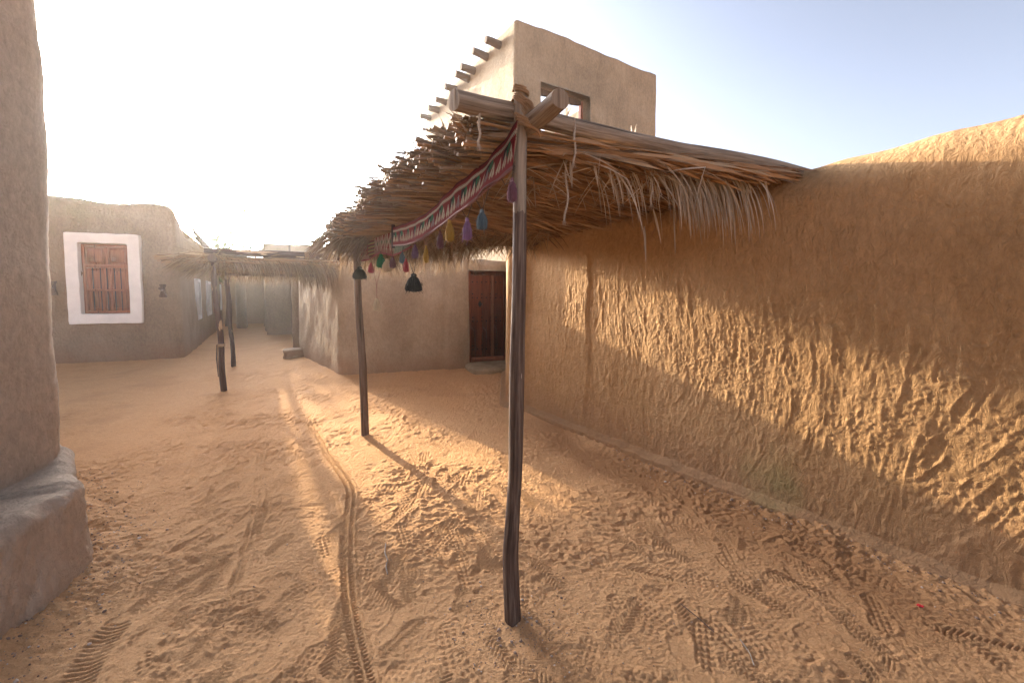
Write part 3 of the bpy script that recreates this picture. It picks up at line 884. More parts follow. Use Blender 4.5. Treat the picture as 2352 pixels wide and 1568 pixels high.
def win_front(info, parent):
    n = np.array([*info['n'], 0]); t = np.array([*info['t'], 0]); c0 = np.array([*info['c0'], 0])
    if np.dot(info['c1'] - info['c0'], info['t']) < 0: t = -t
    W = np.linalg.norm(info['c1'] - info['c0']); z0, z1 = info['z0'], info['z1']
    win = bpy.data.objects.new('window', None); S.collection.objects.link(win); win.parent = parent
    win.location = Vector((*info['c0'], z0)) - parent.location
    out = .055 + .10 * (1 - (z0 + z1) / 2 / 3.75)
    def P(x, z, o=0.0): return c0 + t * x + UP * (z0 + z) + n * o
    H = z1 - z0
    # white raised surround, wavy edges, one ring that also lines the reveal
    fw = .215; seg = 26
    loops = []
    def ring(off, o, amp, sd_):
        pts = []
        cor = [(-off, -off), (W + off, -off), (W + off, H + off), (-off, H + off)]
        for q in range(4):
            a = np.array(cor[q]); b = np.array(cor[(q + 1) % 4])
            for i in range(seg):
                k = a + (b - a) * i / seg
                pts.append(k)
        pts = np.array(pts); idx = np.arange(len(pts))
        w1 = n2(idx * .31 + sd_, idx * 0., 1., sd_) * amp; w2 = n2(idx * .27, idx * 0. + 9, 1., sd_ + 2) * amp
        # round the corners a bit
        pr = pts.copy()
        for _ in range(1): pr = (np.roll(pr, 1, 0) + pr * 6 + np.roll(pr, -1, 0)) / 8
        return np.array([P(x + a_, z + b_, o) for (x, z), a_, b_ in zip(pr, w1, w2)])
    rs = [ring(-.004, -.24, .002, 2), ring(-.006, -.02, .007, 2), ring(-.005, out + .024, .008, 2), ring(.004, out + .030, .008, 2), ring(fw - .010, out + .031, .008, 5), ring(fw, out + .024, .008, 5), ring(fw + .002, -.06, .008, 5)]
    k = len(rs[0]); V = np.concatenate(rs); Q = []
    for r0 in range(len(rs) - 1):
        for i in range(k): Q.append([r0 * k + i, r0 * k + (i + 1) % k, (r0 + 1) * k + (i + 1) % k, (r0 + 1) * k + i])
    mb = MB(); mb.add(V, Q); mb.build('white_surround', M_white, win, False)
    d = -.035
    def bx(mb, x0, x1, za, zb, o, th, bv=.006, ti=.5):
        mb.box(P((x0 + x1) / 2, (za + zb) / 2, o), t * (x1 - x0) / 2, n * th, UP * (zb - za) / 2, bv, ti)
    fr = MB(); fw2 = .065
    bx(fr, .01, fw2, .02, H - .02, d, .035); bx(fr, W - fw2, W - .01, .02, H - .02, d, .035)
    bx(fr, fw2, W - fw2, H - .09, H - .02, d, .034); bx(fr, fw2, W - fw2, .02, .075, d, .034)
    ztr = H * .685
    bx(fr, fw2, W - fw2, ztr - .05, ztr + .03, d + .012, .036); bx(fr, fw2, W - fw2, H * .345 - .03, H * .345 + .02, d + .04, .014)
    bx(fr, W / 2 - .035, W / 2 + .035, ztr + .03, H - .09, d, .033)
    fr.build('window_frame', M_red, win)
    for (xa, xb) in ((fw2, W / 2 - .035), (W / 2 + .035, W - fw2)):
        pm = MB(); bx(pm, xa, xb, ztr + .03, H - .09, d - .018, .008, 0); bx(pm, xa + .045, xb - .045, ztr + .085, H - .135, d + .002, .014, .013, .7)
        pm.build('transom_panel', M_red, win)
    for (xa, xb) in ((fw2 + .003, W / 2 - .003), (W / 2 + .003, W - fw2 - .003)):
        lf = MB()
        bx(lf, xa, xa + .07, .08, ztr - .055, d - .02, .018, .004, .35); bx(lf, xb - .07, xb, .08, ztr - .055, d - .02, .018, .004, .35)
        bx(lf, xa + .07, xb - .07, ztr - .115, ztr - .055, d - .02, .0175, .004, .35); bx(lf, xa + .07, xb - .07, .08, .14, d - .02, .0175, .004, .35)
        bx(lf, xa + .07, xb - .07, .14, ztr - .115, d - .032, .010, .003, .6)
        lf.build('shutter', M_red, win)
    for i in range(5):
        x = fw2 + (W - 2 * fw2) * (i + 1) / 6 + .01 * (i % 2)
        for (za, zb_) in ((.075, ztr - .05),):
            b = MB(); b.tube([P(x, za, d + .035), P(x, (za + zb_) / 2, d + .036), P(x, zb_, d + .035)], .0095, 8, .5, False)
            b.build('window_bar', M_iron, win)
    return win
finfo = linfo[0]
win_front(finfo, lh)
def win_side(info, parent):
    n = np.array([*info['n'], 0]); t = np.array([*info['t'], 0]); c0 = np.array([*info['c0'], 0])
    if np.dot(info['c1'] - info['c0'], info['t']) < 0: t = -t
    W = np.linalg.norm(info['c1'] - info['c0']); z0, z1 = info['z0'], info['z1']; H = z1 - z0
    win = bpy.data.objects.new('window', None); S.collection.objects.link(win); win.parent = parent
    win.location = Vector((*info['c0'], z0)) - parent.location
    m = MB(); o = .055
    def P(x, z, q): return c0 + t * x + UP * (z0 + z) + n * q
    f = .13
    for (xa, xb, za, zb) in ((-f, 0, -f, H + f), (W, W + f, -f, H + f), (0, W, H, H + f), (0, W, -f, 0)):
        m.box(P((xa + xb) / 2, (za + zb) / 2, o - .01), t * (xb - xa) / 2, n * .05, UP * (zb - za) / 2, .02)
    m.build('white_surround', M_white, win)
    s_ = MB()
    for q in range(2):
        s_.box(P(W * (q + .5) / 2, H / 2, -.06), t * (W / 4 - .004), n * .02, UP * H / 2, .006, .3)
    s_.build('shutter', M_dark, win)
for i in linfo[1:]: win_side(i, lh)
# carved wooden lamp brackets on both sides of the front window
for (px, py) in ((128, 662), (378, 668)):
    q = lf_on(px, py); n = np.array([*finfo['n'], 0]); t = np.array([*finfo['t'], 0]); 
    m = MB(); c = q + n * .10
    prof = [(-.15, .065), (-.12, .065), (-.02, .035), (.04, .04), (.07, .035), (.13, .055), (.155, .055)]
    V = []; Q = []
    for (z, w2) in prof:
        for (x, o) in ((-w2, -.04), (w2, -.04), (w2, .025), (-w2, .025)): V.append(c + t * x + UP * z + n * o)
    for i in range(len(prof) - 1):
        for k in range(4): Q.append([i * 4 + k, i * 4 + (k + 1) % 4, i * 4 + 4 + (k + 1) % 4, i * 4 + 4 + k])
    Q.append([0, 3, 2, 1]); e = (len(prof) - 1) * 4; Q.append([e, e + 1, e + 2, e + 3])
    m.add(V, Q); 
    m.tube([c + UP * .03, c + n * .09 + UP * .035, c + n * .15 + UP * .055], [.035, .028, .036], 10, .5)
    m.build('wall_bracket', M_dark, lh, False)
# layered palm eave along the far part of the side roof
ev = MB(); ln = np.array([1, .605, 0]) / math.hypot(1, .605)
for lay in range(4):
    for k in range(150):
        s_ = random.uniform(1.0, 8.8); base_ = np.array([*(LC + np.array([-.605, 1.0]) * s_), 3.50 - lay * .11 - .022 * max(0, s_ - 1.5)])
        dd = ln + np.array([0, 0, -.25]) + np.array([random.gauss(0, .3), random.gauss(0, .3), random.gauss(0, .08)])
        ev.blade(base_ - ln * .34 - np.array([0, 0, .06]), dd, random.uniform(.35, .55), .02, .5, 4)
ev.build('thatched_eave', M_leaf, lh)
rt = MB()
for lay in range(3):
    z_ = 3.46 - lay * .13
    for k in range(1):
        pts = [np.array([*(LC + np.array([-.605, 1.0]) * s_), z_ - .025 * s_ + random.uniform(-.015, .015)]) + ln * (.12 + .03 * lay) for s_ in np.linspace(1.6, 9.0, 14)]
        rt.tube(pts, .035, 8, .5, True, .1, lay)
rt.build('eave_pole', M_dark, lh)

# ---- near wall on the left edge with its thick foot
nw = thing('mud_wall', 'tall rough grey-brown mud wall with a thick rounded foot at the left edge', 'wall', (-2.8, 1.8, 0))
Hn = stroke_map(4.0, 4.6, 700, 8, 1.25, lambda s, z: .8)
mud_wall('wall', [(-2.25, -1.2), (-2.89, 2.66), (-5.8, 4.6)], 4.6, .6, M_near, nw, res=.02, corner=.13, batter=-.03, amp=.022, seed=50,
         segs=[(0, 2.4, .06), (2.4, 5.0, .014), (5.0, 99, .08)], zres=.016, extra=lambda s, z: sample(Hn, s - 1.8, np.clip(z, 0, 4.55)) * .9)
mud_wall('wall_foot', [(-1.60, -.9), (-2.46, 2.34), (-4.6, 3.9)], lambda s: .535 + .02 * np.sin(s * 1.9), .9, M_near, nw, res=.02, corner=.14, rtop=.09, batter=.03, amp=.045, seed=55,
         segs=[(0, 1.8, .05), (1.8, 4.6, .012), (4.6, 99, .07)], zres=.012, extra=lambda s, z: sample(Hn, np.clip(s - 1.3, 0, 3.9), np.clip(z + 1.5, 0, 4.5)) * 1.0, hs_amp=.02)

# ---- far end of the alley
fw1 = mud_wall('mud_wall', [(-18.5, 19.8), (-11.4, 23.9)], 3.1, .4, M_far, None, res=.15, amp=.05, seed=60)[0]
tag(fw1, 'shaded mud wall closing the far end of the alley', 'wall')
fw2_ = mud_wall('mud_wall', [(-13.3, 22.4), (-9.62, 16.2), (-8.5, 16.7), (-8.3, 17.6)], 2.95, .4, M_far, None, res=.1, amp=.04, seed=61)[0]
tag(fw2_, 'grey-brown mud wall corner half way down the alley beside the thin pole', 'wall')
fw3 = mud_wall('mud_wall', [(-8.75, 16.9), (-5.72, 11.25), (-5.3, 11.1)], 2.5, .4, M_far, None, res=.08, amp=.04, seed=62)[0]
tag(fw3, 'low mud wall along the right of the alley behind the piers', 'wall')
pr1 = mud_wall('mud_pier', [(-5.7, 11.35), (-5.36, 10.62), (-4.75, 10.85)], 2.42, .35, M_house, None, res=.05, amp=.03, seed=63)[0]
tag(pr1, 'mud pier standing out from the alley wall behind the doorstep block', 'pier')
pr2 = mud_wall('mud_pier', [(-6.75, 12.9), (-6.42, 12.1), (-5.9, 12.35)], 2.5, .35, M_far, None, res=.06, amp=.03, seed=64)[0]
tag(pr2, 'narrow shaded mud pier farther down the alley, beyond the first pier', 'pier')
fh = thing('mud_house', 'distant mud house with a flat parapet above the far canopy', 'house', (-10, 20, 0))
fhp = [(-15.0, 26.5), (-12.35, 20.6), (-3.6, 26.0), (-6.5, 31)]
mud_wall('wall', fhp, 4.15, .35, M_far, fh, res=.16, closed=True, amp=.04, seed=66, hs_amp=.03)
flat_poly('roof', inset(fhp, .3), 3.9, M_far, fh)
sp_ = MB(); q = Dp(600, 573, 20.7); sp_.tube([q + [.7, .5, 0], q, q + [-.45, -.1, -.18]], [.05, .05, .04], 8)
sp_.build('rain_spout', M_dark, fh)
fe = mud_wall('mud_wall', [(-12.4, 19.3), (-13.9, 21.6)], 2.9, .35, M_far, None, res=.1, amp=.03, seed=68)[0]
tag(fe, 'end of a mud wall just past the left house, its edge catching light', 'wall')
for (px, yb, ytop, dep, lab) in ((664.5, 770, 543, 15.7, 'thin upright pole beside the mud wall corner in the alley'), (499.5, 700, 531, 20.5, 'thin pole rising behind the roof of the left house')):
    b = Dp(px, ytop, dep); m = MB(); m.tube([(b[0] + .03, b[1], -.05), (b[0], b[1], b[2] * .5), (b[0] - .01, b[1], b[2])], [.042, .036, .03], 8, .5, True, .05)
    tag(m.build('pole', M_dark), lab, 'pole', 'thin poles')
bs = MB(); c = G(676, 822); rock_block(bs, c + np.array([-.02, .28, .08]), np.array([.34, .12, 0]), np.array([-.1, .27, 0]), np.array([0, 0, .13]), 9, 14, 5, .1)
tag(bs.build('stone_block', M_far), 'low mud-covered block on the sand at the foot of the alley pier', 'block')

# ---- tree behind the left house
def tree(loc, label):
    tr = thing('tree', label, 'tree', loc)
    loc = np.array(loc); tm = MB()
    tm.tube([loc + [0, 0, -.1], loc + [.1, 0, 1.2], loc + [-.05, 0, 2.4], loc + [.1, 0, 3.4]], [.14, .12, .09, .05], 10, .3, True, .1)
    lf = MB()
    tips = []
    for k in range(17):
        a = random.uniform(0, 6.28); z = random.uniform(2.0, 3.3); r_ = random.uniform(.7, 1.6)
        p0 = loc + [0, 0, z]; p2 = p0 + np.array([math.cos(a) * r_, math.sin(a) * r_, random.uniform(.5, 2.4)])
        p1 = (p0 + p2) / 2 + [0, 0, random.uniform(-.1, .3)]
        tm.tube([p0, p1, p2], [.03, .018, .006], 6, .3, False)
        for j in range(9):
            f_ = random.uniform(.35, 1.05); c_ = p0 * (1 - f_) + p2 * f_ + np.random.default_rng(k * 9 + j).normal(0, .12, 3)
            for i in range(22):
                lf.blade(c_ + np.array([random.gauss(0, .13) for _ in range(3)]), [random.gauss(0, 1), random.gauss(0, 1), random.gauss(0, .7)], random.uniform(.09, .17), .08, .4, 2)
    tm.build('trunk', M_dark, tr); lf.build('crown', M_green, tr)
tree((-14.0, 20.4, 0), 'sparse green tree rising behind the left house roof')

# ------------------------------------------------------------------ canopy
PYD = 1.93
PA = np.array([.01, PYD]); PB = np.array([-1.65, 4.55])
e1 = np.array([.9, .436]); e1 /= np.linalg.norm(e1)           # along the near log
cC = (PB - PA); LCc = np.linalg.norm(cC); eC = cC / LCc
can = thing('palm_thatch_canopy', 'palm frond canopy on two wooden posts, tied to the long mud wall', 'canopy', (-.5, 3.4, 0))
def v3(p, z): return np.array([p[0], p[1], z])
# posts
m = MB()
zz = np.linspace(-.05, 1, 46)
topA = Dp(1196, 212, PYD); botA = G(1178, 1432)
zs = np.linspace(-.05, topA[2], 90)
kx = np.interp(zs, [0, .35, .75, 1.2, 1.7, 2.62], [Dp(1179, 1425, PYD)[0], Dp(1173, 1270, PYD)[0], Dp(1185, 1110, PYD)[0], Dp(1188, 880, PYD)[0], Dp(1193, 650, PYD)[0], topA[0]])
for _ in range(6): kx[1:-1] = (kx[:-2] + kx[1:-1] * 2 + kx[2:]) / 4
ptsA = np.stack([kx, np.full_like(zs, PYD) + .008 * np.sin(zs * 3), zs], 1)
radA = np.interp(zs, [0, .3, .6, 1.2, 2, 2.7], [.041, .038, .034, .034, .031, .030])
m.tube(ptsA, radA, 30, .5, True, .10, 2)
pa_o = m.build('post', M_posta, can); pa_o['label'] = 'crooked post, dark stained below and bare grey wood above'
m = MB(); topB = Dp(819, 585, 4.55); bB = G(837, 1005)
zs = np.linspace(-.05, topB[2] + .12, 50)
xx = np.interp(zs, [0, .8, 1.5, 2.1], [bB[0] + .005, Dp(833, 820, 4.55)[0], Dp(823, 700, 4.55)[0], topB[0]])
m.tube(np.stack([xx, np.full_like(zs, 4.55), zs], 1), np.interp(zs, [0, 2.2], [.043, .037]), 18, .5, True, .04, 5)
m.build('post', M_postb, can)
# logs
LA0 = Dp(1042, 230, 1.80); 
zl = Dp(1200, 262, 2.0)[2]
A_pts = [LA0, Dp(1120, 248, 1.92), Dp(1205, 264, 2.005), Dp(1330, 296, 2.19), Dp(1450, 322, 2.40), Dp(1560, 345, 2.59), Dp(1680, 363, 2.80), Dp(1780, 383, 3.00), Dp(1860, 405, 3.20)]
A_pts = np.array(A_pts)
def spline(P, n):
    P = np.asarray(P); k = len(P); L = np.concatenate([[0], np.cumsum(np.linalg.norm(np.diff(P, axis=0), axis=1))])
    l = np.linspace(0, L[-1], n); Q = np.stack([np.interp(l, L, P[:, m_]) for m_ in range(3)], 1)
    for _ in range(max(1, n // 10)): Q[1:-1] = (Q[:-2] + 2 * Q[1:-1] + Q[2:]) / 4
    return Q
m = MB(); m.tube(spline(A_pts, 90), np.interp(np.linspace(0, 1, 90), [0, .05, .5, 1], [.043, .044, .043, .048]), 24, .5, True, .055, 7)
m.build('beam', M_log, can)
c0 = Dp(1287, 227, 1.70); c1 = Dp(1222, 288, 1.93)
dC = np.array([*(eC), -.05]);
m = MB(); m.tube(spline([c0, c1, v3(PA + cC * .2, 2.405), v3(PA + cC * .5, 2.37), v3(PA + cC * .8, 2.30), v3(PB, 2.25) + dC * .1], 80), np.interp(np.linspace(0, 1, 80), [0, .06, 1], [.040, .043, .045]), 20, .5, True, .05, 9)
m.build('beam', M_log, can)
b0 = Dp(757, 548, 4.43); b1 = v3(PB + e1 * .15, b0[2] - .03)
bend = v3(PB + e1 * 2.35, 2.30)
m = MB(); m.tube(spline([b0, b1, bend], 60), .055, 16, .5, True, .05, 12); m.build('beam', M_beam, can)
# intermediate rod under the fronds (a pale thin cane seen from below)
def roof_z(a, c):      # a: metres along e1 from line C, c: 0..1 from near log to far
    return 2.325 + .055 * np.clip(a, 0, 3) * (1 - c) - .10 * c * c * np.clip(1 - a / 1.9, 0, 1.2) + .03 * np.sin(c * 5) + .02 * c
def roof_pt(a, c, dz=0):
    p = PA + cC * c + e1 * a
    return np.array([p[0], p[1], roof_z(a, c) + dz])
def wall_a(c):         # distance along e1 at which the long wall is met
    p = PA + cC * c
    M_ = np.array([[e1[0], -wd_[0]], [e1[1], -wd_[1]]]); return float(np.linalg.solve(M_, WA - p)[0])
sm = MB()
n_bund = 21
bund = [(.035 + 1.01 * (i + random.uniform(.2, .8)) / n_bund, random.uniform(-.07, .05), random.uniform(-.02, .025)) for i in range(n_bund)]
def left_edge(c): return -(.16 + .18 * c)
ends = MB()
for k in range(1150):
    if random.random() < .72:
        b = random.choice(bund); c = b[0] + random.gauss(0, .017); st = left_edge(c) + b[1] + random.uniform(.0, .12); dz = b[2] + random.gauss(.018, .034)
    else:
        c = random.uniform(.02, 1.06); st = left_edge(c) + random.uniform(.05, .28); dz = random.uniform(-.03, .06)
    c = min(max(c, .015), 1.08)
    en = min(st + random.uniform(1.3, 2.9), wall_a(min(c, 1)) + .25)
    if en - st < .5: continue
    c2 = c + random.gauss(0, .02); n_ = 8
    ph = random.uniform(0, 6); pts = []
    for i in range(n_):
        t_ = i / (n_ - 1); a_ = st + (en - st) * t_
        spread = dz * (1 - .6 * min(1, t_ * 3)) 
        sag = random.uniform(-.008, .004)
        pts.append(roof_pt(a_, c + (c2 - c) * t_ + .006 * math.sin(ph + t_ * 5), spread + sag))
    pts = np.array(pts); r0 = random.uniform(.006, .0105)
    rad = r0 * np.array([1.5, 1.15, 1, .95, .9, .8, .65, .4])
    sm.tube(pts, rad, 5, None, True, 0, 0, .6)
    # folded leaflets lying along the stem
    for q in range(random.randint(5, 10)):
        t_ = random.uniform(.12, .95); i = int(t_ * (n_ - 1)); p = pts[i] + (pts[min(i + 1, n_ - 1)] - pts[i]) * random.random()
        sgn = random.choice((-1, 1))
        dd = v3(e1, 0) + v3(eC, 0) * sgn * random.uniform(.04, .30) + np.array([0, 0, random.gauss(-.03, .05)])
        sm.blade(p + [0, 0, random.uniform(-.012, 0)], dd, random.uniform(.22, .5), random.uniform(.016, .034), random.uniform(0, .12), 4)
sm.build('thatch', M_stem, can)
# splayed butts and broken leaf bases at the open left edge
for b in bund:
    for k in range(60):
        c = max(.02, b[0] + random.gauss(0, .015)); a0 = left_edge(c) + b[1] + random.uniform(.0, .14)
        p = roof_pt(a0 + .16, c, b[2] + random.gauss(.028, .044))
        dd = -v3(e1, 0) + np.array([random.gauss(0, .10), random.gauss(0, .10), random.gauss(.02, .15)])
        L = random.uniform(.10, .21)
        if random.random() < .6:
            pp = [p, p + dd / np.linalg.norm(dd) * L * .6, p + dd / np.linalg.norm(dd) * L]
            ends.tube(pp, [.008, random.uniform(.010, .016), random.uniform(.012, .021)], 6, None, True, 0, 0, .4)
        else:
            ends.blade(p, dd, L * 1.15, random.uniform(.012, .02), random.uniform(-.1, .3), 4)
for k in range(260):   # fan of leaf ends at the far corner
    c = random.uniform(.90, 1.08); p = roof_pt(left_edge(c) + random.uniform(-.02, .45), c, random.uniform(-.05, .05))
    dd = -v3(e1, 0) * random.uniform(.3, 1.2) - v3(eC, 0) * random.uniform(-.1, .5) + np.array([0, 0, random.uniform(-.9, .0)])
    ends.blade(p, dd, random.uniform(.18, .36), random.uniform(.01, .02), random.uniform(.1, .8), 5)
for k in range(420):   # ragged wisps standing out of the edge
    c = random.uniform(.03, 1.05); p = roof_pt(left_edge(c) + random.uniform(-.03, .12), c, random.uniform(-.03, .10))
    dd = -v3(e1, 0) * random.uniform(.2, 1.2) + v3(eC, 0) * random.gauss(0, .4) + np.array([0, 0, random.uniform(-.1, .9)])
    ends.blade(p, dd, random.uniform(.05, .15), random.uniform(.004, .010), random.uniform(-.1, .5), 3)
ends.build('frond_butts', M_stem_end, can)
# unseen sheet added between the frond layers to block light through the thatch
nu_, nv_ = 40, 24; V = []; cc_ = []
for j in range(nv_ + 1):
    c = .03 + 1.01 * j / nv_
    a1_ = wall_a(min(c, 1)) + .12
    for i in range(nu_ + 1):
        a_ = (left_edge(c) + .16) + (a1_ - left_edge(c) - .16) * i / nu_
        V.append(roof_pt(a_, c, .028 + .01 * math.sin(i * 1.7 + j)))
Q = [[j * (nu_ + 1) + i, j * (nu_ + 1) + i + 1, (j + 1) * (nu_ + 1) + i + 1, (j + 1) * (nu_ + 1) + i] for j in range(nv_) for i in range(nu_)]
mm = MB(); mm.add(V, Q, None, np.array(V) * [.1, 1, 1], .25); mo = mm.build('light_block_sheet', M_stem, can)
sol = mo.modifiers.new('solid', 'SOLIDIFY'); sol.thickness = .012
# hanging leaves: dense broom along the far edge
fr = MB()
for k in range(2300):
    a_ = random.uniform(.15, 2.25) if random.random() < .85 else random.uniform(-.2, .3)
    c = random.gauss(1.02, .035)
    a_ = min(a_, wall_a(1) + .05)
    p = roof_pt(a_, c, random.uniform(-.05, .03))
    dd = v3(eC, 0) * random.uniform(-.1, .9) + v3(e1, 0) * random.gauss(.05, .55) + np.array([0, 0, -random.uniform(.25, 1.1)])
    if a_ > 1.3:
        if random.random() < .5: continue
        dd[2] *= .5
    fr.blade(p, dd, random.uniform(.22, .50) * (.55 if a_ > 1.3 else 1), random.uniform(.008, .016), random.uniform(.2, 1.2), 5)
for k in range(420):   # inner fronds curving down behind the post
    a_ = random.uniform(.25, 1.9); c = random.uniform(.72, .98)
    p = roof_pt(a_, c, -.03)
    dd = v3(eC, 0) * random.uniform(.2, 1) + v3(e1, 0) * random.gauss(0, .7) + np.array([0, 0, -random.uniform(.05, .35)])
    fr.blade(p, dd, random.uniform(.3, .55), random.uniform(.01, .02), random.uniform(.3, .8), 6)
fr.build('leaf_fringe', M_leaf, can)
# long grey leaves hanging below the near log beside the wall
fg = MB()
for k in range(330):
    px = random.uniform(1585, 1775) if random.random() < .55 else (random.gauss(1665, 38) if random.random() < .75 else random.uniform(1400, 1600))
    y = np.interp(px, [1205, 1330, 1450, 1560, 1680, 1780], [2.005, 2.19, 2.40, 2.59, 2.80, 3.00])
    top = Dp(px - 70, np.interp(px, [1500, 1850], [352, 402]) + random.uniform(0, 18), y * .985 + random.uniform(0, .14))
    dd = v3(e1, 0) * random.uniform(.5, 1.2) + np.array([random.gauss(0, .12), random.gauss(0, .15), random.uniform(-.15, .15)])
    fg.blade(top, dd, random.uniform(.26, .60), random.uniform(.007, .014), random.uniform(2.0, 3.6), 9)
for (x, y0, y1) in ((1568, 335, 470), (1575, 372, 520), (1751, 385, 478), (1476, 370, 440), (1490, 372, 450), (1310, 372, 430), (1360, 352, 425), (1395, 356, 448), (1545, 430, 590), (1600, 470, 560), (1480, 520, 600), (1500, 480, 560), (1770, 470, 500)):
    y = np.interp(x, [1205, 1330, 1450, 1560, 1680, 1780], [2.005, 2.19, 2.40, 2.59, 2.80, 3.00]) + .05
    if y0 > 420: y += .5
    p = Dp(x, y0, y); L = abs(p[2] - Dp(x, y1, y)[2])
    fg.blade(p, [random.gauss(.1, .25), random.gauss(0, .2), -1], L * 1.05, .017, .5, 7)
for k in range(110):   # loose sprays under the near edge
    a_ = random.uniform(.1, 1.6); c = random.uniform(.0, .30); p = roof_pt(a_, c, -.05)
    dd = np.array([random.gauss(0, 1), random.gauss(0, .6), random.uniform(-.6, -.02)])
    fg.blade(p, dd, random.uniform(.12, .32), random.uniform(.006, .012), random.uniform(.1, .6), 5)
fg.build('grey_leaf_fringe', M_leafgrey, can)
# tufts poking up behind the log
for (x, y, yy) in ((1292, 262, 2.3), (1298, 262, 2.32), (1302, 265, 2.34), (1452, 305, 2.6), (1092, 225, 2.2), (1700, 372, 3.0)):
    tf = MB()
    for k in range(5):
        tf.blade(Dp(x, y + 22, yy), [random.gauss(0, .35), random.gauss(0, .3), 1], random.uniform(.05, .12), .014, 0, 3)
    tf.build('leaf_tuft', M_leafgrey, can)
# rope lashing at the crossing of the logs
lash = MB()
def loop_around(c, ax, r, tilt, n=40, turns=1.0, pitch=.02, ph=0):
    ax = np.array(ax, float); ax /= np.linalg.norm(ax)
    u = np.cross(ax, [0.3, 1, .2]); u /= np.linalg.norm(u); v = np.cross(ax, u)
    out = []
    for i in range(n + 1):
        a = 2 * math.pi * turns * i / n + ph
        out.append(c + (u * math.cos(a) + v * math.sin(a)) * r * (1 + .04 * math.sin(a * 3)) + ax * (pitch * (a / 6.28) + tilt * math.cos(a)))
    return np.array(out)
PAx = ptsA[-1][0]
lash.rope(loop_around(np.array([PAx, PYD, zl + .060]), (0.10, 0, 1), .036, .010, 70, 2.4, .009), .0048, .022, 3, .6)
lash.rope(loop_around(np.array([PAx + .002, PYD + .02, zl + .004]), (.35, .1, 1), .050, .022, 110, 4.2, .010), .0050, .022, 3, .45)
lash.rope(loop_around(np.array([PAx + .006, PYD + .03, zl - .022]), (.5, 0, 1), .052, .024, 70, 2.5, .010), .0050, .022, 3, .3)
for q in range(4):
    a = Dp(1183 + 2 * q, 258 + 8 * q, PYD - .045); b = Dp(1226 + 2 * q, 281 + 5 * q, PYD - .065)
    lash.rope(spline([a + [0, .03, 0], a, (a + b) / 2 + [0, -.012, -.004], b, b + [.02, .04, -.02]], 24), .0052, .022, 3, .5)
for q in range(2):
    a = Dp(1209, 226 + 6 * q, PYD - .04); b = Dp(1228, 258 + 6 * q, PYD - .06); lash.rope(spline([a + [-.02, .03, .0], a, (a + b) / 2 + [.008, -.008, .006], b, b + [.01, .05, -.03]], 24), .0052, .022, 3, .5)
for k in range(70):
    p = Dp(random.uniform(1180, 1235), random.uniform(240, 300), PYD - .06); lash.blade(p, [random.gauss(0, 1), -.4, random.gauss(-.2, 1)], random.uniform(.015, .05), .0018, .3, 3)
lash.build('rope_lashing', M_rope, can)
def hang_rope(x, y0, y1, dep, rad, sway=.01, mat=M_cord):
    a, b = Dp(x, y0, dep), Dp(x, y1, dep); n = 12
    pts = [a + (b - a) * i / n + np.array([math.sin(i * .9 + x) * sway * i / n * 1.6, 0, 0]) for i in range(n + 1)]
    m = MB(); m.rope(pts, rad, .034, 2, .5)
    for k in range(22): m.blade(pts[-1] + [0, 0, .01], [random.gauss(0, .35), random.gauss(0, .35), -1], random.uniform(.02, .055), .0022, 0, 3)
    for k in range(60): m.blade(pts[random.randint(0, n)] + [0, 0, random.uniform(-.02, .02)], [random.gauss(0, 1), random.gauss(0, 1), random.gauss(0, .6)], random.uniform(.008, .022), .001, .3, 2)
    m.build('hanging_rope', mat, can)
hang_rope(1301, 318, 508, 2.26, .0062, .008); hang_rope(1320, 272, 376, 2.12, .0058, .004); hang_rope(1497, 378, 470, 2.54, .006, .005)
hang_rope(1512, 386, 455, 2.66, .006, .005); hang_rope(1502, 478, 540, 3.3, .006, .01, M_rope); hang_rope(1101, 262, 335, 1.86, .006, .004)
# pale cane crossing under the fronds
m = MB(); m.tube([Dp(1170, 315, 2.16), Dp(1305, 335, 2.4), Dp(1500, 368, 2.8)], .004, 6, .9); m.build('cane', M_cord, can)

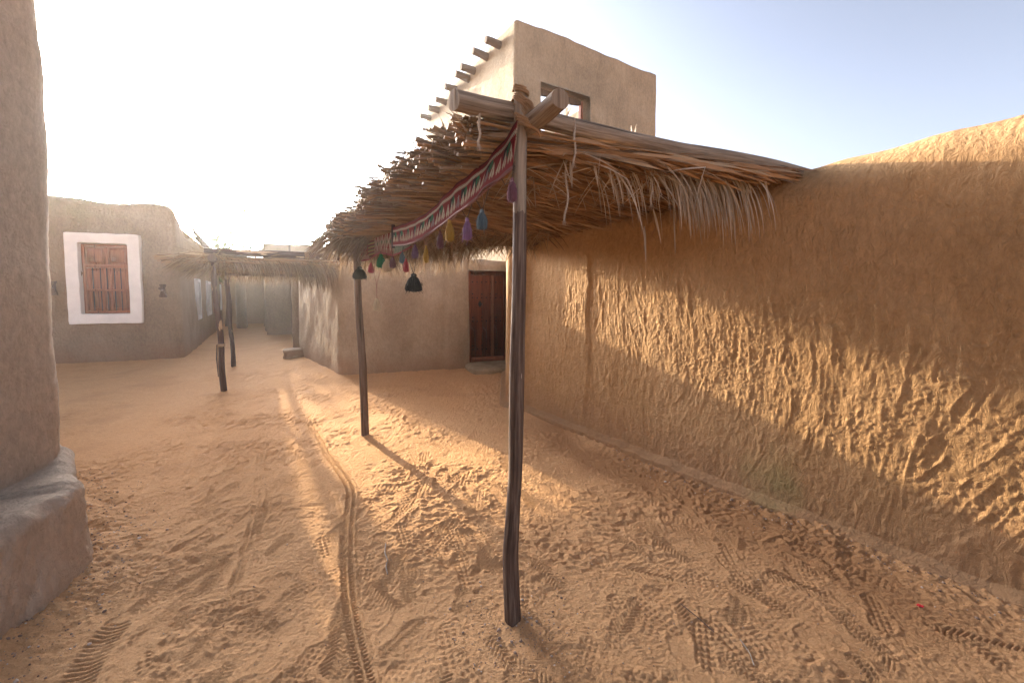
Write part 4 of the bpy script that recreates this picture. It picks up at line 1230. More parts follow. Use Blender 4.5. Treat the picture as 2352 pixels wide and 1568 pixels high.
# ------------------------------------------------------------------ banner
def c_line(px, off=0.0):
    """depth on the line of the side beam seen in a pixel column"""
    p = on_line(px, 500, PA + v3(-e1, 0)[:2] * off, PB - e1 * off); return p[1]
CREAM = np.array([.52, .43, .32]); RED = np.array([.20, .020, .022]); DRED = np.array([.11, .015, .02]); BLK = np.array([.028, .02, .024]); GRN = np.array([.02, .14, .07]); GREY = np.array([.16, .12, .12])
def banner_strip(parent, name, top, bot, pattern, off, nu, nv, fold=.012):
    top = np.array(top, float); bot = np.array(bot, float)
    t = np.linspace(0, 1, nu + 1)
    def curve(P):
        L = np.concatenate([[0], np.cumsum(np.linalg.norm(np.diff(P, axis=0), axis=1))]); L /= L[-1]
        X = np.interp(t, L, P[:, 0]); Y = np.interp(t, L, P[:, 1])
        for _ in range(nu // 12): X[1:-1] = (X[:-2] + 2 * X[1:-1] + X[2:]) / 4; Y[1:-1] = (Y[:-2] + 2 * Y[1:-1] + Y[2:]) / 4
        return np.array([Dp(x, y, c_line(x, off)) for x, y in zip(X, Y)])
    A, B = curve(bot), curve(top)
    v = np.linspace(0, 1, nv + 1)
    P = A[:, None] * (1 - v)[None, :, None] + B[:, None] * v[None, :, None]
    s = np.concatenate([[0], np.cumsum(np.linalg.norm(np.diff((A + B) / 2, axis=0), axis=1))])
    nrm = v3(-e1, 0)
    P = P + nrm[None, None] * (fold * np.sin(s * 7)[:, None] * (1 - v)[None] + .004 * np.sin(s * 31 + 1)[:, None])[..., None]
    SS, VV = np.meshgrid(s, v, indexing='ij')
    col = pattern(SS, VV)
    k = nv + 1; i, j = np.meshgrid(np.arange(nu), np.arange(nv), indexing='ij'); b = (i * k + j).ravel()
    Q = np.stack([b, b + 1, b + k + 1, b + k], 1)
    ob = mesh_obj(name, P.reshape(-1, 3), Q, M_cloth, parent, {'dye': col.reshape(-1, 3), 'puv': np.stack([SS, VV * .17, SS * 0], -1).reshape(-1, 3)})
    so_ = ob.modifiers.new('solid', 'SOLIDIFY'); so_.thickness = .003; so_.offset = 0
    return A, B
def pat1(s, v):
    c = np.ones(s.shape + (3,)) * RED
    per = .052
    k = np.floor(s / per); x = (s / per - k - .5) * 2
    def put(m, col): c[m] = col
    put(v > .93, DRED)
    blk = (np.mod(k + (x > 0) * 0, 3) == 1)
    put(blk & (v > .40) & (v < .70), BLK)
    y = (v - .13) / .47
    tooth = (y < 1 - abs(x) * .95) & (y > .06 + .55 * np.clip(abs(abs(x) - .42), 0, 1))
    tooth &= ~((abs(x) < .10) & (y < .62)); tooth &= ~((abs(abs(x) - .55) < .05) & (y < .33))
    cm = CREAM[None, None] * np.ones(s.shape + (3,))
    gk = (np.mod(k, 7) == 4); cm[gk] = GREY * 1.6
    c[tooth] = cm[tooth]
    xl = (np.mod(s / per + 1.0, 3) - 1.5 - .5) * 1.0
    leaf = (abs(xl) < .30 * np.sqrt(np.clip(1 - ((v - .58) / .13) ** 2, 0, 1))) ; leaf &= ~((abs(xl) < .05) & (v < .62) & (v > .5))
    put(leaf, GRN); put((abs(xl) < .05) & (v > .34) & (v < .47), GRN)
    band = abs(v - .775) < .018
    barb = (abs(v - .775) < .062) & (np.mod(s / .0115 + abs(v - .775) * 6, 1) < .5)
    put(band | barb, CREAM)
    put(v < .05, np.array([.20, .09, .09]))
    return c
def pat2(s, v):
    c = np.ones(s.shape + (3,)) * np.array([.21, .035, .03])
    T_ = s.max(); u = s / T_
    def put(m, col): c[m] = col
    lat = (np.mod(s / .042 + v * 2.4, 1) < .17) | (np.mod(s / .042 - v * 2.4, 1) < .17)
    z1 = (u < .25); put(z1 & lat & (v < .9 - abs(np.mod(s / .05, 1) - .5) * 1.2), CREAM)
    z2 = (u > .27) & (u < .42); st = np.mod(v * 5 + u * 3, 1)
    put(z2 & (st < .3), np.array([.38, .27, .10])); put(z2 & (st > .3) & (st < .42), GRN); put(z2 & (st > .6) & (st < .75), BLK)
    z3 = (u >= .42) & (u < .76); d_ = abs(np.mod(s / .085, 1) - .5) * 2 + abs(v - .62) * 2.2
    put(z3 & (abs(d_ - .9) < .16), CREAM); put(z3 & (d_ < .3), GRN); put(z3 & (abs(d_ - .5) < .07), CREAM)
    z4 = (u >= .76); put(z4, np.array([.06, .16, .10])); put(z4 & lat, CREAM * .7)
    put((v < .30) & (np.mod(s / .016, 1) < .30) & ~z2, CREAM * .8); put((v < .26) & (v > .02) & (u < .3), np.array([.33, .18, .14]))
    put(v < .05, np.array([.26, .05, .07]))
    return c
ban = thing('woven_banner', 'long red woven banner with cream zigzag teeth and green leaves under the canopy beam', 'banner', (-.5, 2.8, 2.1))
top1 = [(1190, 276), (1158, 322), (1121, 366), (1084, 396), (1047, 424), (1020, 450), (992, 481), (965, 498), (940, 510), (903, 522)]
bot1 = [(1178, 386), (1148, 412), (1117, 435), (1084, 466), (1047, 490), (1022, 511), (1000, 526), (975, 546), (952, 556), (930, 562), (903, 564)]
A1, B1 = banner_strip(ban, 'cloth', top1, bot1, pat1, .045, 620, 70)
m = MB(); m.tube(A1[::6], .0065, 7, .5, True, .12, 1); eg = m.build('wrapped_edge', straw_mat('edge_yarn', [(0, (.14, .06, .06)), (1, (.24, .11, .10))], 0), ban)
m = MB(); e_ = B1[-1]; m.tube([B1[-1] + [0, 0, .02], (A1[-1] + B1[-1]) / 2, A1[-1] - [0, 0, .02]], .014, 8, .5, True, .2, 4); m.build('end_roll', plain('dark_wool', (.03, .022, .024), .95, .05), ban)
# loose threads and a braid by the post
m = MB()
for k in range(9):
    p0 = Dp(1189, 280, PYD - .045); q_ = Dp(1180 - k * .6, 330 + k * 7, PYD - .045 + .004 * k)
    m.tube(spline([p0, (p0 + q_) / 2 + [random.gauss(0, .008), 0, 0], q_], 10), .0013, 4, .7, False)
m.build('loose_thread', M_cord, ban)
m = MB(); m.rope([Dp(1183, 300, PYD - .04), Dp(1176, 340, PYD - .04), Dp(1172, 372, PYD - .04), Dp(1178, 384, PYD - .04)], .011, .04, 3, .5)
m.build('braid', yarn('braid', (.10, .085, .07)), ban)
ban2 = thing('woven_banner', 'short patterned cream and red woven cloth hanging at the far post', 'banner', (-1.3, 4.1, 2.0))
top2 = [(818, 566), (835, 562), (860, 548), (885, 538), (905, 532), (925, 540), (945, 548)]
bot2 = [(821, 586), (828, 600), (845, 597), (860, 588), (872, 580), (888, 584), (902, 587), (920, 580), (945, 566)]
A2, B2 = banner_strip(ban2, 'cloth', top2, bot2, pat2, -.02, 420, 70, .008)
m = MB(); m.tube(A2[::6], .006, 6, .5, True, .1, 2); m.build('wrapped_edge', yarn('pink_edge', (.30, .07, .08)), ban2)

# ------------------------------------------------------------------ tassels
def tassel(px, y0, y1, wpx, colr, cname, label, cords, off=.045, bell=.0, n=170):
    """y0 top of head, y1 lowest yarn ends; cords: pixel points from the banner to the head"""
    dep = c_line(px, off)
    top = Dp(px, y0, dep); bot = Dp(px, y1, dep); H = top[2] - bot[2]; W = wpx * 1.12 / FPX * dep
    t_ = thing('tassel', label, 'tassel', tuple(top), 'yarn tassels hanging below the canopy edge')
    c = MB()
    for pl in cords:
        P = [Dp(x, y, c_line(x, off)) for x, y in pl] + [top + [0, 0, -.004]]
        c.rope(P, .0028 if H < .16 else .0035, .018, 2, .4, 4)
    c.build('cord', yarn(cname + '_cord', (.10, .08, .06) if 'low' not in cname else (.3, .16, .12)), t_)
    mt = yarn(cname, colr)
    hr = W * .17
    hd = MB(); hh = H * .17
    hd.lathe(top - [0, 0, hh], [(.0005, hh * 1.02), (hr * .6, hh * .95), (hr, hh * .55), (hr * 1.05, hh * .3), (hr * .72, 0), (hr * .9, -hh * .2)], 12, .5, .12, int(px))
    hd.build('head', mt, t_)
    sk = MB(); nk = top - [0, 0, hh]
    hl = H - hh
    for k in range(n):
        a = random.uniform(0, 6.28); rr = math.sqrt(random.uniform(.05, 1)); R_ = W / 2 * rr * random.uniform(.85, 1.1)
        L = hl * random.uniform(.82, 1.03) * (1 - .10 * rr)
        pts = []
        for i in range(7):
            q = i / 6
            sh_ = (.30 + .70 * q ** .55) * (1 - .22 * q ** 4) if bell == 0 else (.24 + .80 * q ** .62) * (1 - .10 * q ** 5)
            pts.append(nk + np.array([math.cos(a) * R_ * sh_, math.sin(a) * R_ * sh_, -L * q]) + np.array([random.gauss(0, .0012), random.gauss(0, .0012), 0]))
        sk.tube(pts, W * .018 + .0006, 4, None, False)
    for k in range(n // 4):
        a = random.uniform(0, 6.28); sk.blade(nk + np.array([math.cos(a) * W * .42, math.sin(a) * W * .42, -hl * random.uniform(.35, .95)]), [math.cos(a) * .5 + random.gauss(0, .3), math.sin(a) * .5 + random.gauss(0, .3), -1], hl * random.uniform(.12, .3), W * .03, .3, 3)
    sk.build('skirt', mt, t_)
MAU = (.20, .085, .115); BLU = (.12, .175, .21); LIL = (.26, .14, .27); YEL = (.42, .25, .05); PLM = (.14, .06, .075); PUR = (.17, .10, .16)
BK = (.022, .026, .026); REDT = (.38, .06, .075); CRM = (.58, .47, .31); GRE = (.015, .16, .075); PNK = (.45, .10, .14)
tassel(1176, 408, 466, 22, MAU, 'mauve', 'dusty mauve tassel touching the crooked near post', [[(1181, 372), (1178, 395)], [(1152, 410), (1160, 425), (1170, 418)]])
tassel(1107, 481, 529, 25, BLU, 'blue', 'pale blue-grey tassel, widest on the red banner and nearest the mauve one', [[(1124, 430), (1116, 458)], [(1094, 460), (1100, 470)]])
tassel(1073, 500, 553, 21, LIL, 'lilac', 'lilac tassel with a pink head beside the pale blue-grey one', [[(1085, 466), (1080, 480)], [(1061, 482), (1066, 492)]])
tassel(1032, 503, 556, 22, YEL, 'yellow', 'fat yellow tassel with loose looped yarn', [[(1049, 492), (1040, 505)]])
tassel(1011, 531, 572, 16, PLM, 'plum', 'dark plum tassel just left of the fat yellow one', [[(1020, 510), (1014, 522)], [(1006, 520), (1008, 527)]])
tassel(978, 563, 605, 12, YEL, 'slim_yellow', 'slim yellow tassel hanging low on two thin cords', [[(984, 545), (980, 556)], [(974, 550), (976, 558)]])
tassel(953, 561, 595, 15, PUR, 'purple', 'faded purple tassel under the end of the red banner', [[(955, 553), (954, 558)]])
tassel(950, 628, 671, 36, BK, 'black', 'big black bell shaped tassel, largest of all', [[(936, 588), (944, 612)], [(956, 590), (953, 612)]], bell=1, n=330)
tassel(932, 594, 626, 14, REDT, 'red', 'bright red tassel beside the small blue one', [[(936, 575), (933, 586)]])
tassel(924, 578, 606, 13, BLU, 'small_blue', 'small blue-grey tassel above the bright red one', [[(926, 566), (925, 573)]])
tassel(902, 588, 617, 15, PLM, 'brown_plum', 'plum brown tassel between the cream and the small blue one', [[(901, 570), (902, 580)]])
tassel(889, 594, 626, 22, CRM, 'cream', 'fluffy cream tassel beside the green one', [[(888, 582), (889, 589)]])
tassel(875, 584, 616, 21, GRE, 'green', 'deep green tassel under the patterned cloth', [[(874, 578), (875, 581)]])
tassel(852, 603, 628, 13, PNK, 'pink', 'small pink-red tassel left of the green one', [[(851, 594), (852, 599)]])
tassel(826, 612, 642, 28, BK, 'dark', 'black bell shaped tassel in front of the thin far post', [[(818, 596), (823, 606)], [(831, 600), (828, 606)]], bell=1, n=280)
tassel(865, 685, 715, 19, CRM, 'cream_low', 'cream tassel hanging lowest on a long twisted cord', [[(853, 598), (858, 625), (864, 648), (865, 668)], [(876, 610), (871, 630), (866, 650), (865, 668)]])

# ------------------------------------------------------------------ second canopy down the alley
QA = G(504, 899)[:2]; QB = G(530, 842)[:2]; QR = np.array([-3.30, 7.78])
f1 = (QR - QA) / np.linalg.norm(QR - QA); fC = (QB - QA); LfC = np.linalg.norm(fC); fCn = fC / LfC
can2 = thing('palm_thatch_canopy', 'smaller palm frond canopy across the alley on dark peeling posts', 'canopy', (-4.9, 8.2, 0))
for (p, pxs, rr, sd_) in ((QA, (505, 503, 497, 490), .042, 3), (QB, (530, 527, 524, 521), .04, 6)):
    m = MB(); zs = np.linspace(-.05, 2.25 if sd_ == 3 else 1.98, 50)
    xs_ = [Dp(px, HZ, p[1])[0] for px in pxs]
    xx = np.interp(zs, [0, .7, 1.4, 2.25], xs_)
    xx = xx + .012 * np.sin(zs * 5 + sd_)
    m.tube(np.stack([xx, np.full_like(zs, p[1]), zs], 1), np.interp(zs, [0, 2.2], [rr * 1.12, rr * .85]), 16, .5, True, .09, sd_)
    po = m.build('post', M_peel, can2); topx = xx[-1]
    if sd_ == 3:
        TA = np.array([xx[-1], p[1]])
        rp = MB(); rp.rope(loop_around(np.array([xx[17], p[1], zs[17]]), (0, 0, 1), rr * 1.12, .004, 60, 3, .016), .008, .03, 2, .4); rp.build('rope_band', M_rope, po)
        for q in range(1):
            sb = MB(); sb.tube([np.array([xx[2] - .06, p[1] - .03, .25]), np.array([xx[8] - .058, p[1] - .03, .55]), np.array([xx[17] - .05, p[1] - .03, zs[17] + .03])], [.006, .012, .010], 6, .4); sb.build('splint', M_dark, po)
n1 = np.array([*(QA - f1 * .12), 2.27]); n2_ = np.array([*(QR + f1 * .35), 2.28])
m = MB(); m.tube(spline([n1, n1 * .5 + n2_ * .5 + [0, 0, .012], n2_], 50), .062, 16, .5, True, .05, 3); m.build('beam', M_peel, can2)
m = MB(); m.tube(spline([np.array([*(QA - fCn * .25), 2.16]), np.array([*(QB + fCn * .12), 1.95])], 40), .06, 14, .5, True, .05, 5); m.build('beam', M_dark, can2)
m = MB(); m.tube(spline([np.array([*(QA + fC * .62 - f1 * .1), 2.01]), np.array([*(QA + fC * .62 + f1 * 2.0), 2.02])], 40), .055, 14, .5, True, .05, 6); m.build('beam', M_dark, can2)
m = MB(); m.rope(loop_around(np.array([*(QA + f1 * 1.33), 2.275]), v3(f1, 0), .068, .0, 60, 4, .018), .008, .03, 2, .4); m.build('rope_lashing', M_rope, can2)
def pt2(a, c, dz=0):
    p = QA + fC * c + f1 * a
    return np.array([p[0], p[1], 2.155 - .12 * c + dz])
t2 = MB()
for k in range(520):
    c = random.uniform(-.04, .70); st = -random.uniform(.15, .75) * (1 if c < .5 else .6); en = st + random.uniform(1.0, 2.3); en = min(en, 2.0)
    dz = random.uniform(-.05, .05)
    pts = [pt2(st + (en - st) * i / 5, c + random.gauss(0, .006), dz - .0 * i) for i in range(6)]
    t2.tube(pts, .012, 5, None, True, 0, 0, .6)
    for q in range(4):
        p = pts[random.randint(0, 5)]; t2.blade(p, v3(f1, 0) + v3(fCn, 0) * random.gauss(0, .3), random.uniform(.25, .5), .02, .15, 3)
t2.build('thatch', M_stem, can2)
V = [pt2(a, c, .06) for (a, c) in ((-.25, 0), (1.75, 0), (1.75, .70), (-.25, .70))]
mm = MB(); mm.add(V, [[0, 1, 2, 3]], None, None, .2); mo = mm.build('light_block_sheet', M_stem, can2); sol = mo.modifiers.new('solid', 'SOLIDIFY'); sol.thickness = .02  # sheet added inside the thatch to stop light leaking through
l2 = MB()
for k in range(420):   # fan at the left end
    p = pt2(random.uniform(-.45, .05), random.uniform(-.08, .6), random.uniform(-.03, .08))
    dd = -v3(f1, 0) * random.uniform(.4, 1.2) + v3(fCn, 0) * random.gauss(-.15, .3) + np.array([0, 0, random.uniform(-.75, .22)])
    l2.blade(p, dd, random.uniform(.20, .40), random.uniform(.012, .024), random.uniform(.1, .6), 5)
for k in range(170):
    p = pt2(random.uniform(-.15, .25), random.uniform(-.06, .06), random.uniform(-.03, .1)); l2.blade(p, [random.gauss(0, 1), random.gauss(0, .6), random.uniform(-1, .5)], random.uniform(.15, .38), .014, .9, 5)
def px_a(px):  # metres along the near log at a pixel column
    return float(np.dot(on_line(px, 600, QA, QR)[:2] - QA, f1))
for (pa_, pb_, num, L0, L1) in ((676, 740, 150, .35, .58), (724, 772, 90, .3, .52), (588, 640, 90, .18, .36), (640, 690, 60, .2, .4), (560, 600, 30, .15, .3)):
    for k in range(num):
        a_ = px_a(random.uniform(pa_, pb_)); p = pt2(a_ - .12, -.02, random.uniform(-.05, .02)) + v3(-fCn, 0) * random.uniform(.0, .10)
        l2.blade(p, v3(f1, 0) * random.uniform(.25, .8) + np.array([0, 0, random.uniform(-.7, -.25)]) - v3(fCn, 0) * random.uniform(0, .25), random.uniform(L0, L1), random.uniform(.012, .02), random.uniform(2., 3.5), 7)
l2.build('grey_leaf_fringe', M_leaf, can2)
l3 = MB()
for k in range(700):
    a_ = random.uniform(-.1, 1.9); p = pt2(a_, random.choice((random.uniform(-.03, .2), random.uniform(.60, .72))), -.03)
    l3.blade(p, [random.gauss(0, .5), random.gauss(0, .5), -1], random.uniform(.12, .34), random.uniform(.01, .018), .3, 4)
for k in range(200):
    p = pt2(random.uniform(-.1, 1.9), random.uniform(-.05, .68), .06); l3.blade(p, [random.gauss(0, 1), random.gauss(0, 1), .2], random.uniform(.2, .4), .014, .3, 4)
l3.build('leaf_fringe', M_leaf, can2)

# ------------------------------------------------------------------ ground
def grid_axis(segs):
    out = [segs[0][0]]
    for a, b, f in segs:
        x = a
        while x < b - 1e-9:
            x = min(b, x + f(x)); out.append(x)
    return np.array(out)
gx = grid_axis([(-3.0, 3.4, lambda x: .0062), (3.4, 14, lambda x: .0062 + (x - 3.4) * .012), (14, 400, lambda x: .2 + (x - 14) * .2)])
gxl = grid_axis([(3.0, 14, lambda x: .0062 + (x - 3.0) * .010), (14, 400, lambda x: .2 + (x - 14) * .2)])
gx = np.concatenate([-gxl[::-1][:-1], gx])
gy = grid_axis([(-300, -4, lambda y: max(.5, -y * .2)), (-4, 1.0, lambda y: max(.03, .25 * (1.0 - y) * .5)), (1.0, 2.6, lambda y: .0046), (2.6, 30, lambda y: .0008 * y * y + .0016 if y < 9 else .07 + (y - 9) * .05), (30, 500, lambda y: y * .15)])
X, Y = np.meshgrid(gx, gy)
gh = np.zeros_like(X)
near = (abs(X) < 16) & (Y > .3) & (Y < 26)
xs, ys = X[near], Y[near]
def ground_h(x, y):
    wx = x + .10 * n2(x, y, .35, 91) + .03 * n2(x, y, .11, 93); wy = y + .10 * n2(x, y, .35, 92)
    h = .020 * n2(x, y, 1.7, 70) + .010 * n2(x, y, .62, 71)
    # scuffed sand: broken soft ridges running roughly across the view
    r1 = 1 - abs(n2(wx * .55, wy, .13, 72)); r2 = 1 - abs(n2(wx * .7, wy * 1.2, .065, 73))
    msk = np.clip(.55 + 1.05 * n2(x, y, .55, 74) + .3 * n2(x, y, .2, 84), .06, .95)
    h = h + (.010 * r1 ** 3 + .0065 * r2 ** 3) * msk
    r3 = 1 - abs(n2(wx * .8, wy * 1.1, .032, 79)); h = h + .0075 * r3 ** 2 * msk
    h = h + .0055 * n2(wx, wy, .05, 75) * msk + .0060 * n2(x * .7, y, .024, 76) * (.15 + msk) + .0030 * n2(x, y, .012, 77)
    # pits
    p = n2(x, y, .09, 78); h = h - .010 * np.clip(p - .55, 0, 1) * 2
    return h
gh[near] = ground_h(xs, ys)
far_ = ~near
gh[far_] = .02 * n2(X[far_], Y[far_], 1.7, 70)

def col_range(x0, x1, y0, y1):
    i0, i1 = np.searchsorted(gx, x0), np.searchsorted(gx, x1); j0, j1 = np.searchsorted(gy, y0), np.searchsorted(gy, y1)
    return slice(j0, j1), slice(i0, i1)
def box_mean(a):
    b = a.copy()
    for _ in range(12):
        b[1:-1] = (b[:-2] + b[2:]) / 2; b[:, 1:-1] = (b[:, :-2] + b[:, 2:]) / 2
    return b
def shoe(cx, cy, ang, kind, depth, sc=1.0):
    L, Wd = .29 * sc, .105 * sc
    sl = col_range(cx - .22, cx + .22, cy - .22, cy + .22)
    x = X[sl] - cx; y = Y[sl] - cy
    if x.size == 0: return
    u = x * math.cos(ang) + y * math.sin(ang); v = -x * math.sin(ang) + y * math.cos(ang)
    t = u / L + .5
    hw = Wd / 2 * (np.interp(t, [0, .08, .25, .42, .65, .85, .97, 1], [.3, .72, .76, .58, .95, .98, .6, .15]))
    off = .008 * np.sin(t * 3.1)
    e = hw - abs(v - off)
    inside = sstep(-.004, .004, e) * ((t > 0) & (t < 1))
    rim = np.exp(-((e + .012) / .010) ** 2) * ((t > -.04) & (t < 1.04))
    w_ = lambda q: .5 + .5 * np.clip(1.6 * np.sin(q * 2 * math.pi), -1, 1)
    if kind == 0: pt = w_((u + abs(v) * .9) / .024)
    elif kind == 1: pt = w_(u / .03) * w_(v / .03)
    elif kind == 2: pt = w_((u + .010 * np.sin(v * 160)) / .021)
    elif kind == 3: pt = w_(u / .034) * w_(v / .026 + .25)
    else: pt = .4 + 0 * u
    base = gh[sl]
    lvl = base.mean()
    sm_ = box_mean(base)
    new = sm_ - depth * .5 + pt * depth * .8 + (base - sm_) * .18
    gh[sl] = base * (1 - inside) + new * inside + rim * depth * .45 * (.6 + .4 * n2(X[sl], Y[sl], .03, 7))
def box_mean(a):
    b = a.copy()
    for _ in range(12):
        b[1:-1] = (b[:-2] + b[2:]) / 2; b[:, 1:-1] = (b[:, :-2] + b[:, 2:]) / 2
    return b
def tyre(pts, w, depth, per, style=0, fade=None, strength=1.0):
    P = np.array([G(px, py)[:2] for px, py in pts])
    L = np.concatenate([[0], np.cumsum(np.linalg.norm(np.diff(P, axis=0), axis=1))])
    n = int(L[-1] / .02) + 2; l = np.linspace(0, L[-1], n)
    C = np.stack([np.interp(l, L, P[:, 0]), np.interp(l, L, P[:, 1])], 1)
    for _ in range(40): C[1:-1] = (C[:-2] + 2 * C[1:-1] + C[2:]) / 4
    l = np.concatenate([[0], np.cumsum(np.linalg.norm(np.diff(C, axis=0), axis=1))])
    sl = col_range(C[:, 0].min() - .1, C[:, 0].max() + .1, C[:, 1].min() - .05, C[:, 1].max() + .05)
    x = X[sl]; y = Y[sl]; best = np.full(x.shape, 9.); U = np.zeros(x.shape); Vv = np.zeros(x.shape)
    for i in range(len(C) - 1):
        a, b = C[i], C[i + 1]; d = b - a; ll = np.linalg.norm(d); d = d / ll
        j0, j1 = np.searchsorted(gy[sl[0]], min(a[1], b[1]) - .12), np.searchsorted(gy[sl[0]], max(a[1], b[1]) + .12)
        i0, i1 = np.searchsorted(gx[sl[1]], min(a[0], b[0]) - .12), np.searchsorted(gx[sl[1]], max(a[0], b[0]) + .12)
        q = (slice(j0, j1), slice(i0, i1))
        rx = x[q] - a[0]; ry = y[q] - a[1]; t = np.clip(rx * d[0] + ry * d[1], 0, ll); ex = rx - d[0] * t; ey = ry - d[1] * t
        dd = np.hypot(ex, ey); s_ = d[0] * ry - d[1] * rx
        mk = dd < best[q]
        bb = best[q]; bb[mk] = dd[mk]; uu = U[q]; uu[mk] = (l[i] + t)[mk]; vv = Vv[q]; vv[mk] = s_[mk]
    inside = sstep(w / 2 + .004, w / 2 - .004, best) * (best < 1)
    a = abs(Vv) / (w / 2)
    if style == 0:      # smooth middle rib, lugs on both sides
        lug = (np.mod(U / per + a * .25, 1) < .52) & (a > .30)
        cen = a < .24
        hh = np.where(cen, .9, np.where(lug, .55, -.1))
    elif style == 1:    # open chevrons
        hh = np.where(np.mod(U / per + a * .8, 1) < .5, .7, -.1)
    else:
        hh = np.where((np.mod(U / per, 1) < .5) & (a > .1), .6, 0.)
    rim = np.exp(-((best - w / 2 - .010) / .008) ** 2) * (best < 1)
    m = inside * strength
    if fade is not None: m = m * np.clip(fade + n2(x, y, .12, 33), 0, 1); rim = rim * np.clip(fade + n2(x, y, .12, 33), 0, 1)
    base = gh[sl]
    gh[sl] = base - m * .55 * (base - box_mean(base)) + (-.75 * depth + hh * depth) * m + rim * depth * .4 * strength
r_ = np.random.default_rng(77)
for k in range(560):
    y = 1.35 + 5.2 * r_.random() ** 1.3; x = r_.uniform(-1.0 * y - .2, .95 * y)
    if np.dot(np.array([x, y]) - WA, np.array([wd_[1], -wd_[0]])) < .35: continue
    shoe(x, y, r_.normal(1.75, .55) + (math.pi if r_.random() < .5 else 0), int(r_.integers(0, 5)), r_.uniform(.004, .009), r_.uniform(.8, 1.05))
for (px, py, a, kd, dp) in ((905, 1305, 1.45, 2, .008), (880, 1365, 2.4, 0, .009), (775, 1490, 1.7, 0, .009), (1010, 1255, 1.2, 1, .008), (1830, 1345, 2.35, 0, .009), (1740, 1372, 2.2, 2, .008), (1260, 1320, 2.0, 0, .007),
                        (520, 1390, .5, 1, .008), (640, 1480, 1.6, 4, .009), (470, 1320, 1.0, 0, .008), (2260, 1480, 2.7, 0, .010), (1620, 1480, 1.2, 3, .012), (1900, 1500, 1.9, 4, .009), (700, 1540, 1.4, 1, .008)):
    g_ = G(px, py); shoe(g_[0], g_[1], a, kd, dp)
tyre([(712, 972), (738, 1010), (752, 1045), (780, 1085), (808, 1125), (806, 1165), (800, 1215), (797, 1280), (799, 1340), (808, 1420), (822, 1490), (842, 1568), (862, 1640)], .066, .013, .022, 0)
tyre([(605, 985), (600, 1040), (595, 1120), (590, 1180), (560, 1280), (530, 1370), (505, 1470)], .055, .010, .02, 0, .45)
tyre([(612, 1060), (622, 1140), (606, 1190), (590, 1230)], .045, .010, .02, 2, .8)
tyre([(275, 1430), (235, 1475), (200, 1525), (165, 1600)], .12, .010, .026, 1, .6)
tyre([(790, 1190), (786, 1240), (782, 1300)], .03, .009, .018, 2, .8)
tyre([(1500, 1120), (1380, 1075), (1230, 1020), (1100, 1010)], .045, .006, .018, 0, .4)
tyre([(2352, 1560), (2230, 1480), (2150, 1440)], .09, .010, .024, 1, .5)
tyre([(1780, 1500), (1700, 1420), (1560, 1330), (1450, 1270)], .05, .007, .022, 2, .3)
# sand drifts up against walls and posts
def seg_dist(x, y, a, b):
    a = np.array(a[:2]); b = np.array(b[:2]); d = b - a; L = np.linalg.norm(d); d /= L
    t = np.clip((x - a[0]) * d[0] + (y - a[1]) * d[1], 0, L)
    return np.hypot(x - a[0] - d[0] * t, y - a[1] - d[1] * t)
dw = seg_dist(X, Y, WA, WE); gh += .03 * np.exp(-(dw / .16) ** 2)
dn = np.minimum(seg_dist(X, Y, (-1.62, -.9), (-2.50, 2.31)), seg_dist(X, Y, (-2.50, 2.31), (-4.6, 3.9)))
gh += .05 * np.exp(-(dn / .22) ** 2) * (1 + .4 * n2(X, Y, .12, 5))
rough_n = np.exp(-(dn / .30) ** 2) * near; gh += rough_n * .012 * n2(X, Y, .03, 15)
rough_w = np.exp(-((dw - .12) / .16) ** 2) * near; gh += rough_w * .009 * n2(X, Y, .03, 16)
for p in (PA, PB): gh += .020 * np.exp(-(np.hypot(X - p[0], Y - p[1]) / .09) ** 2) * (1 + .5 * n2(X, Y, .03, 8))
dh = np.minimum(seg_dist(X, Y, HB, HC), seg_dist(X, Y, HC, HC + HD * 4)); gh += .04 * np.exp(-(dh / .3) ** 2)
dl_ = np.minimum(seg_dist(X, Y, LS, LC), seg_dist(X, Y, LC, LF0)); gh += .05 * np.exp(-(dl_ / .35) ** 2)
# darker sand along the long wall and over the right side
dark_sand = np.exp(-((dw - .42 - .12 * n2(X, Y, .5, 41)) / .30) ** 2) * sstep(.0, .5, n2(X * .7, Y * .7, .5, 42) + .55) * sstep(1.6, 2.6, Y) * sstep(6, 4.2, Y)
dark_sand = np.clip(dark_sand + .38 * sstep(.0, 1.3, X - .05 * Y + .35 * n2(X, Y, .8, 45)) * near + .5 * np.clip(n2(X, Y, .35, 43) - .35, 0, 1) * near, 0, 1)
grit = np.clip(rough_n * 1.2 + rough_w * .9 + .9 * np.exp(-(np.hypot(X - PA[0], Y - PA[1]) / .35) ** 2) + .35 * np.clip(n2(X, Y, .6, 44), 0, 1) + .08, 0, 1)
rows, cols = X.shape
i, j = np.meshgrid(np.arange(rows - 1), np.arange(cols - 1), indexing='ij'); b = (i * cols + j).ravel()
gr_o = mesh_obj('ground', np.stack([X, Y, gh], -1).reshape(-1, 3), np.stack([b, b + 1, b + cols + 1, b + cols], 1), M_sand, None, {'dark_sand': dark_sand.ravel(), 'grit': grit.ravel()})
gr_o['kind'] = 'structure'
def gz_at(x, y):
    j = int(np.clip(np.searchsorted(gy, y), 1, len(gy) - 1)); i = int(np.clip(np.searchsorted(gx, x), 1, len(gx) - 1)); return gh[j, i]

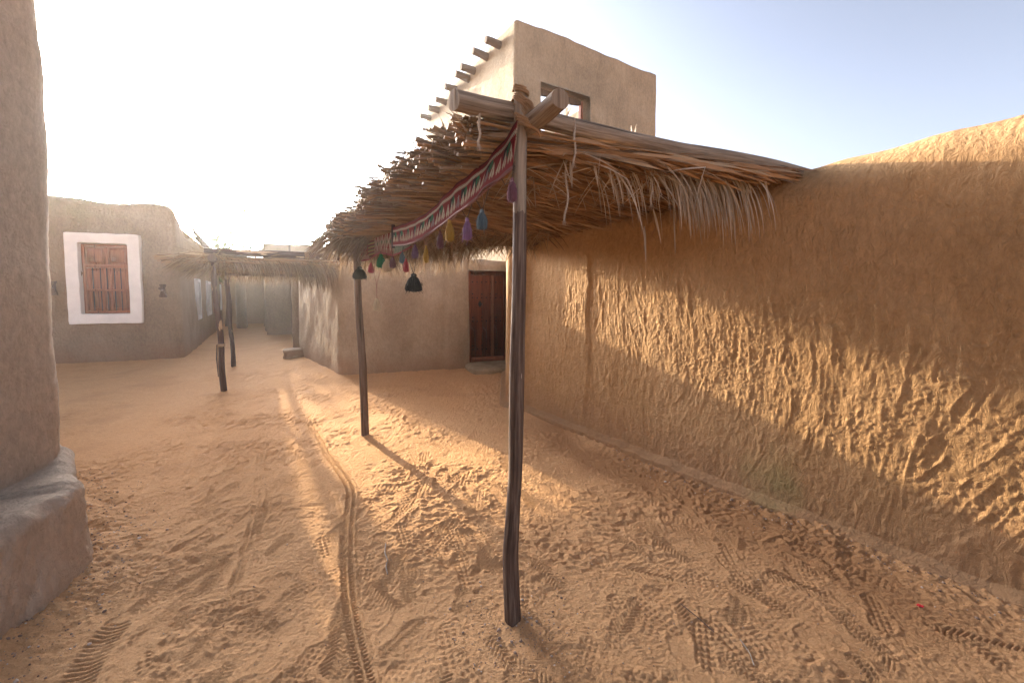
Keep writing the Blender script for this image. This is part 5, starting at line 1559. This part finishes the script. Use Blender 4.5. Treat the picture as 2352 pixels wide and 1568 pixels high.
# gravel: loose stones near the walls and the post
gm = MB()
def pebble(x, y, r): gm.blob((x, y, gz_at(x, y) + r * .2), (r, r * random.uniform(.7, 1.1), r * random.uniform(.5, .8)), random.randint(0, 40), None, (4, 6), .35)
for k in range(1500):
    t = random.random(); p = np.array([-1.62, -.9]) * (1 - t) + np.array([-2.50, 2.31]) * t if random.random() < .55 else np.array([-2.50, 2.31]) * (1 - t) + np.array([-4.0, 3.45]) * t
    d = abs(random.gauss(0, .16)) + .06; n = np.array([.963, .268]) if p[1] < 2.33 else np.array([.58, .81])
    p = p + n * d
    if p[1] > 1: pebble(p[0], p[1], random.uniform(.0018, .006) * (1 if random.random() < .93 else 2))
for k in range(700):
    t = random.uniform(.5, 5.2); p = WA + wd_ * t + np.array([wd_[1], -wd_[0]]) * 1 * (.12 + abs(random.gauss(0, .12)))
    pebble(p[0], p[1], random.uniform(.0018, .006) * (1 if random.random() < .94 else 1.9))
for k in range(420):
    p = PA + np.array([random.gauss(0, .18), random.gauss(-.03, .15)]); pebble(p[0], p[1], random.uniform(.0015, .004) if random.random() < .93 else random.uniform(.005, .009))
for k in range(900):
    y = 1.3 + 3.5 * random.random() ** 1.5; x = random.uniform(-.9 * y, .9 * y)
    if np.dot(np.array([x, y]) - WA, np.array([wd_[1], -wd_[0]])) > .1: pebble(x, y, random.uniform(.0015, .0045))
m_grav, t_, p_ = new_mat('gravel'); a_ = t_.nodes.new('ShaderNodeAttribute'); a_.attribute_name = 'tint'
t_.links.new(ramp(t_, a_.outputs['Fac'], [(0, (.16, .10, .07)), (.5, (.30, .20, .14)), (.85, (.42, .31, .23)), (1, (.62, .55, .48))]), p_.inputs['Base Color']); p_.inputs['Roughness'].default_value = .9
tag(gm.build('gravel', m_grav), kind='stuff')
# pale forked twig, thin sticks, a scrap of wrapper
def twig(pxs, rad, label, mat, name='twig'):
    P = [G(x, y) for x, y in pxs]; P = [np.array([p[0], p[1], gz_at(p[0], p[1]) + rad * 1.4 + .002]) for p in P]
    m = MB(); m.tube(spline(P, 26), rad, 6, .7, True, .15); 
    o = m.build(name, mat); tag(o, label, 'twig'); return o
twig([(886, 1253), (884, 1275), (891, 1290), (886, 1302), (890, 1318)], .0035, 'pale crooked twig lying beside the tyre track', M_cord)
twig([(1565, 1395), (1600, 1425), (1640, 1458)], .0022, 'thin dry stick on the sand right of the post', M_dark)
twig([(1700, 1478), (1722, 1505), (1732, 1530)], .0025, 'short grey stick near the lower edge, right of the post', M_leafgrey)
g_ = G(2113, 1400); mw = MB(); nn_ = 6
V = []; 
for i_ in range(nn_):
    for j_ in range(nn_): V.append([g_[0] + (i_ - 2.5) * .006, g_[1] + (j_ - 2.5) * .004, gz_at(g_[0], g_[1]) + .006 + .005 * math.sin(i_ * 1.7 + j_ * .8)])
mw.add(V, [[a * nn_ + b, a * nn_ + b + 1, (a + 1) * nn_ + b + 1, (a + 1) * nn_ + b] for a in range(nn_ - 1) for b in range(nn_ - 1)])
wo = mw.build('wrapper', plain('red_wrapper', (.6, .03, .04), .4, .4, 0, None, .3, 120)); tag(wo, 'tiny crumpled red wrapper on the sand near the long wall', 'wrapper')
sol = wo.modifiers.new('solid', 'SOLIDIFY'); sol.thickness = .0008

# ------------------------------------------------------------------ haze
HAZE = 0.0009
if HAZE:
    me = bpy.data.meshes.new('haze')
    bx0, bx1, by0, by1, bz0, bz1 = -45, 30, -14, 60, -1.2, 12
    vs = [(x, y, z) for x in (bx0, bx1) for y in (by0, by1) for z in (bz0, bz1)]
    me.from_pydata(vs, [], [(0, 1, 3, 2), (4, 6, 7, 5), (0, 4, 5, 1), (2, 3, 7, 6), (0, 2, 6, 4), (1, 5, 7, 3)])
    hm = bpy.data.materials.new('haze'); hm.use_nodes = True; t = hm.node_tree
    t.nodes.remove(t.nodes['Principled BSDF'])
    pv = t.nodes.new('ShaderNodeVolumePrincipled'); pv.inputs['Color'].default_value = (1, .97, .93, 1); pv.inputs['Density'].default_value = HAZE; pv.inputs['Anisotropy'].default_value = .72
    t.links.new(pv.outputs[0], t.nodes['Material Output'].inputs['Volume'])
    me.materials.append(hm); ho = bpy.data.objects.new('haze', me); S.collection.objects.link(ho); ho['kind'] = 'stuff'
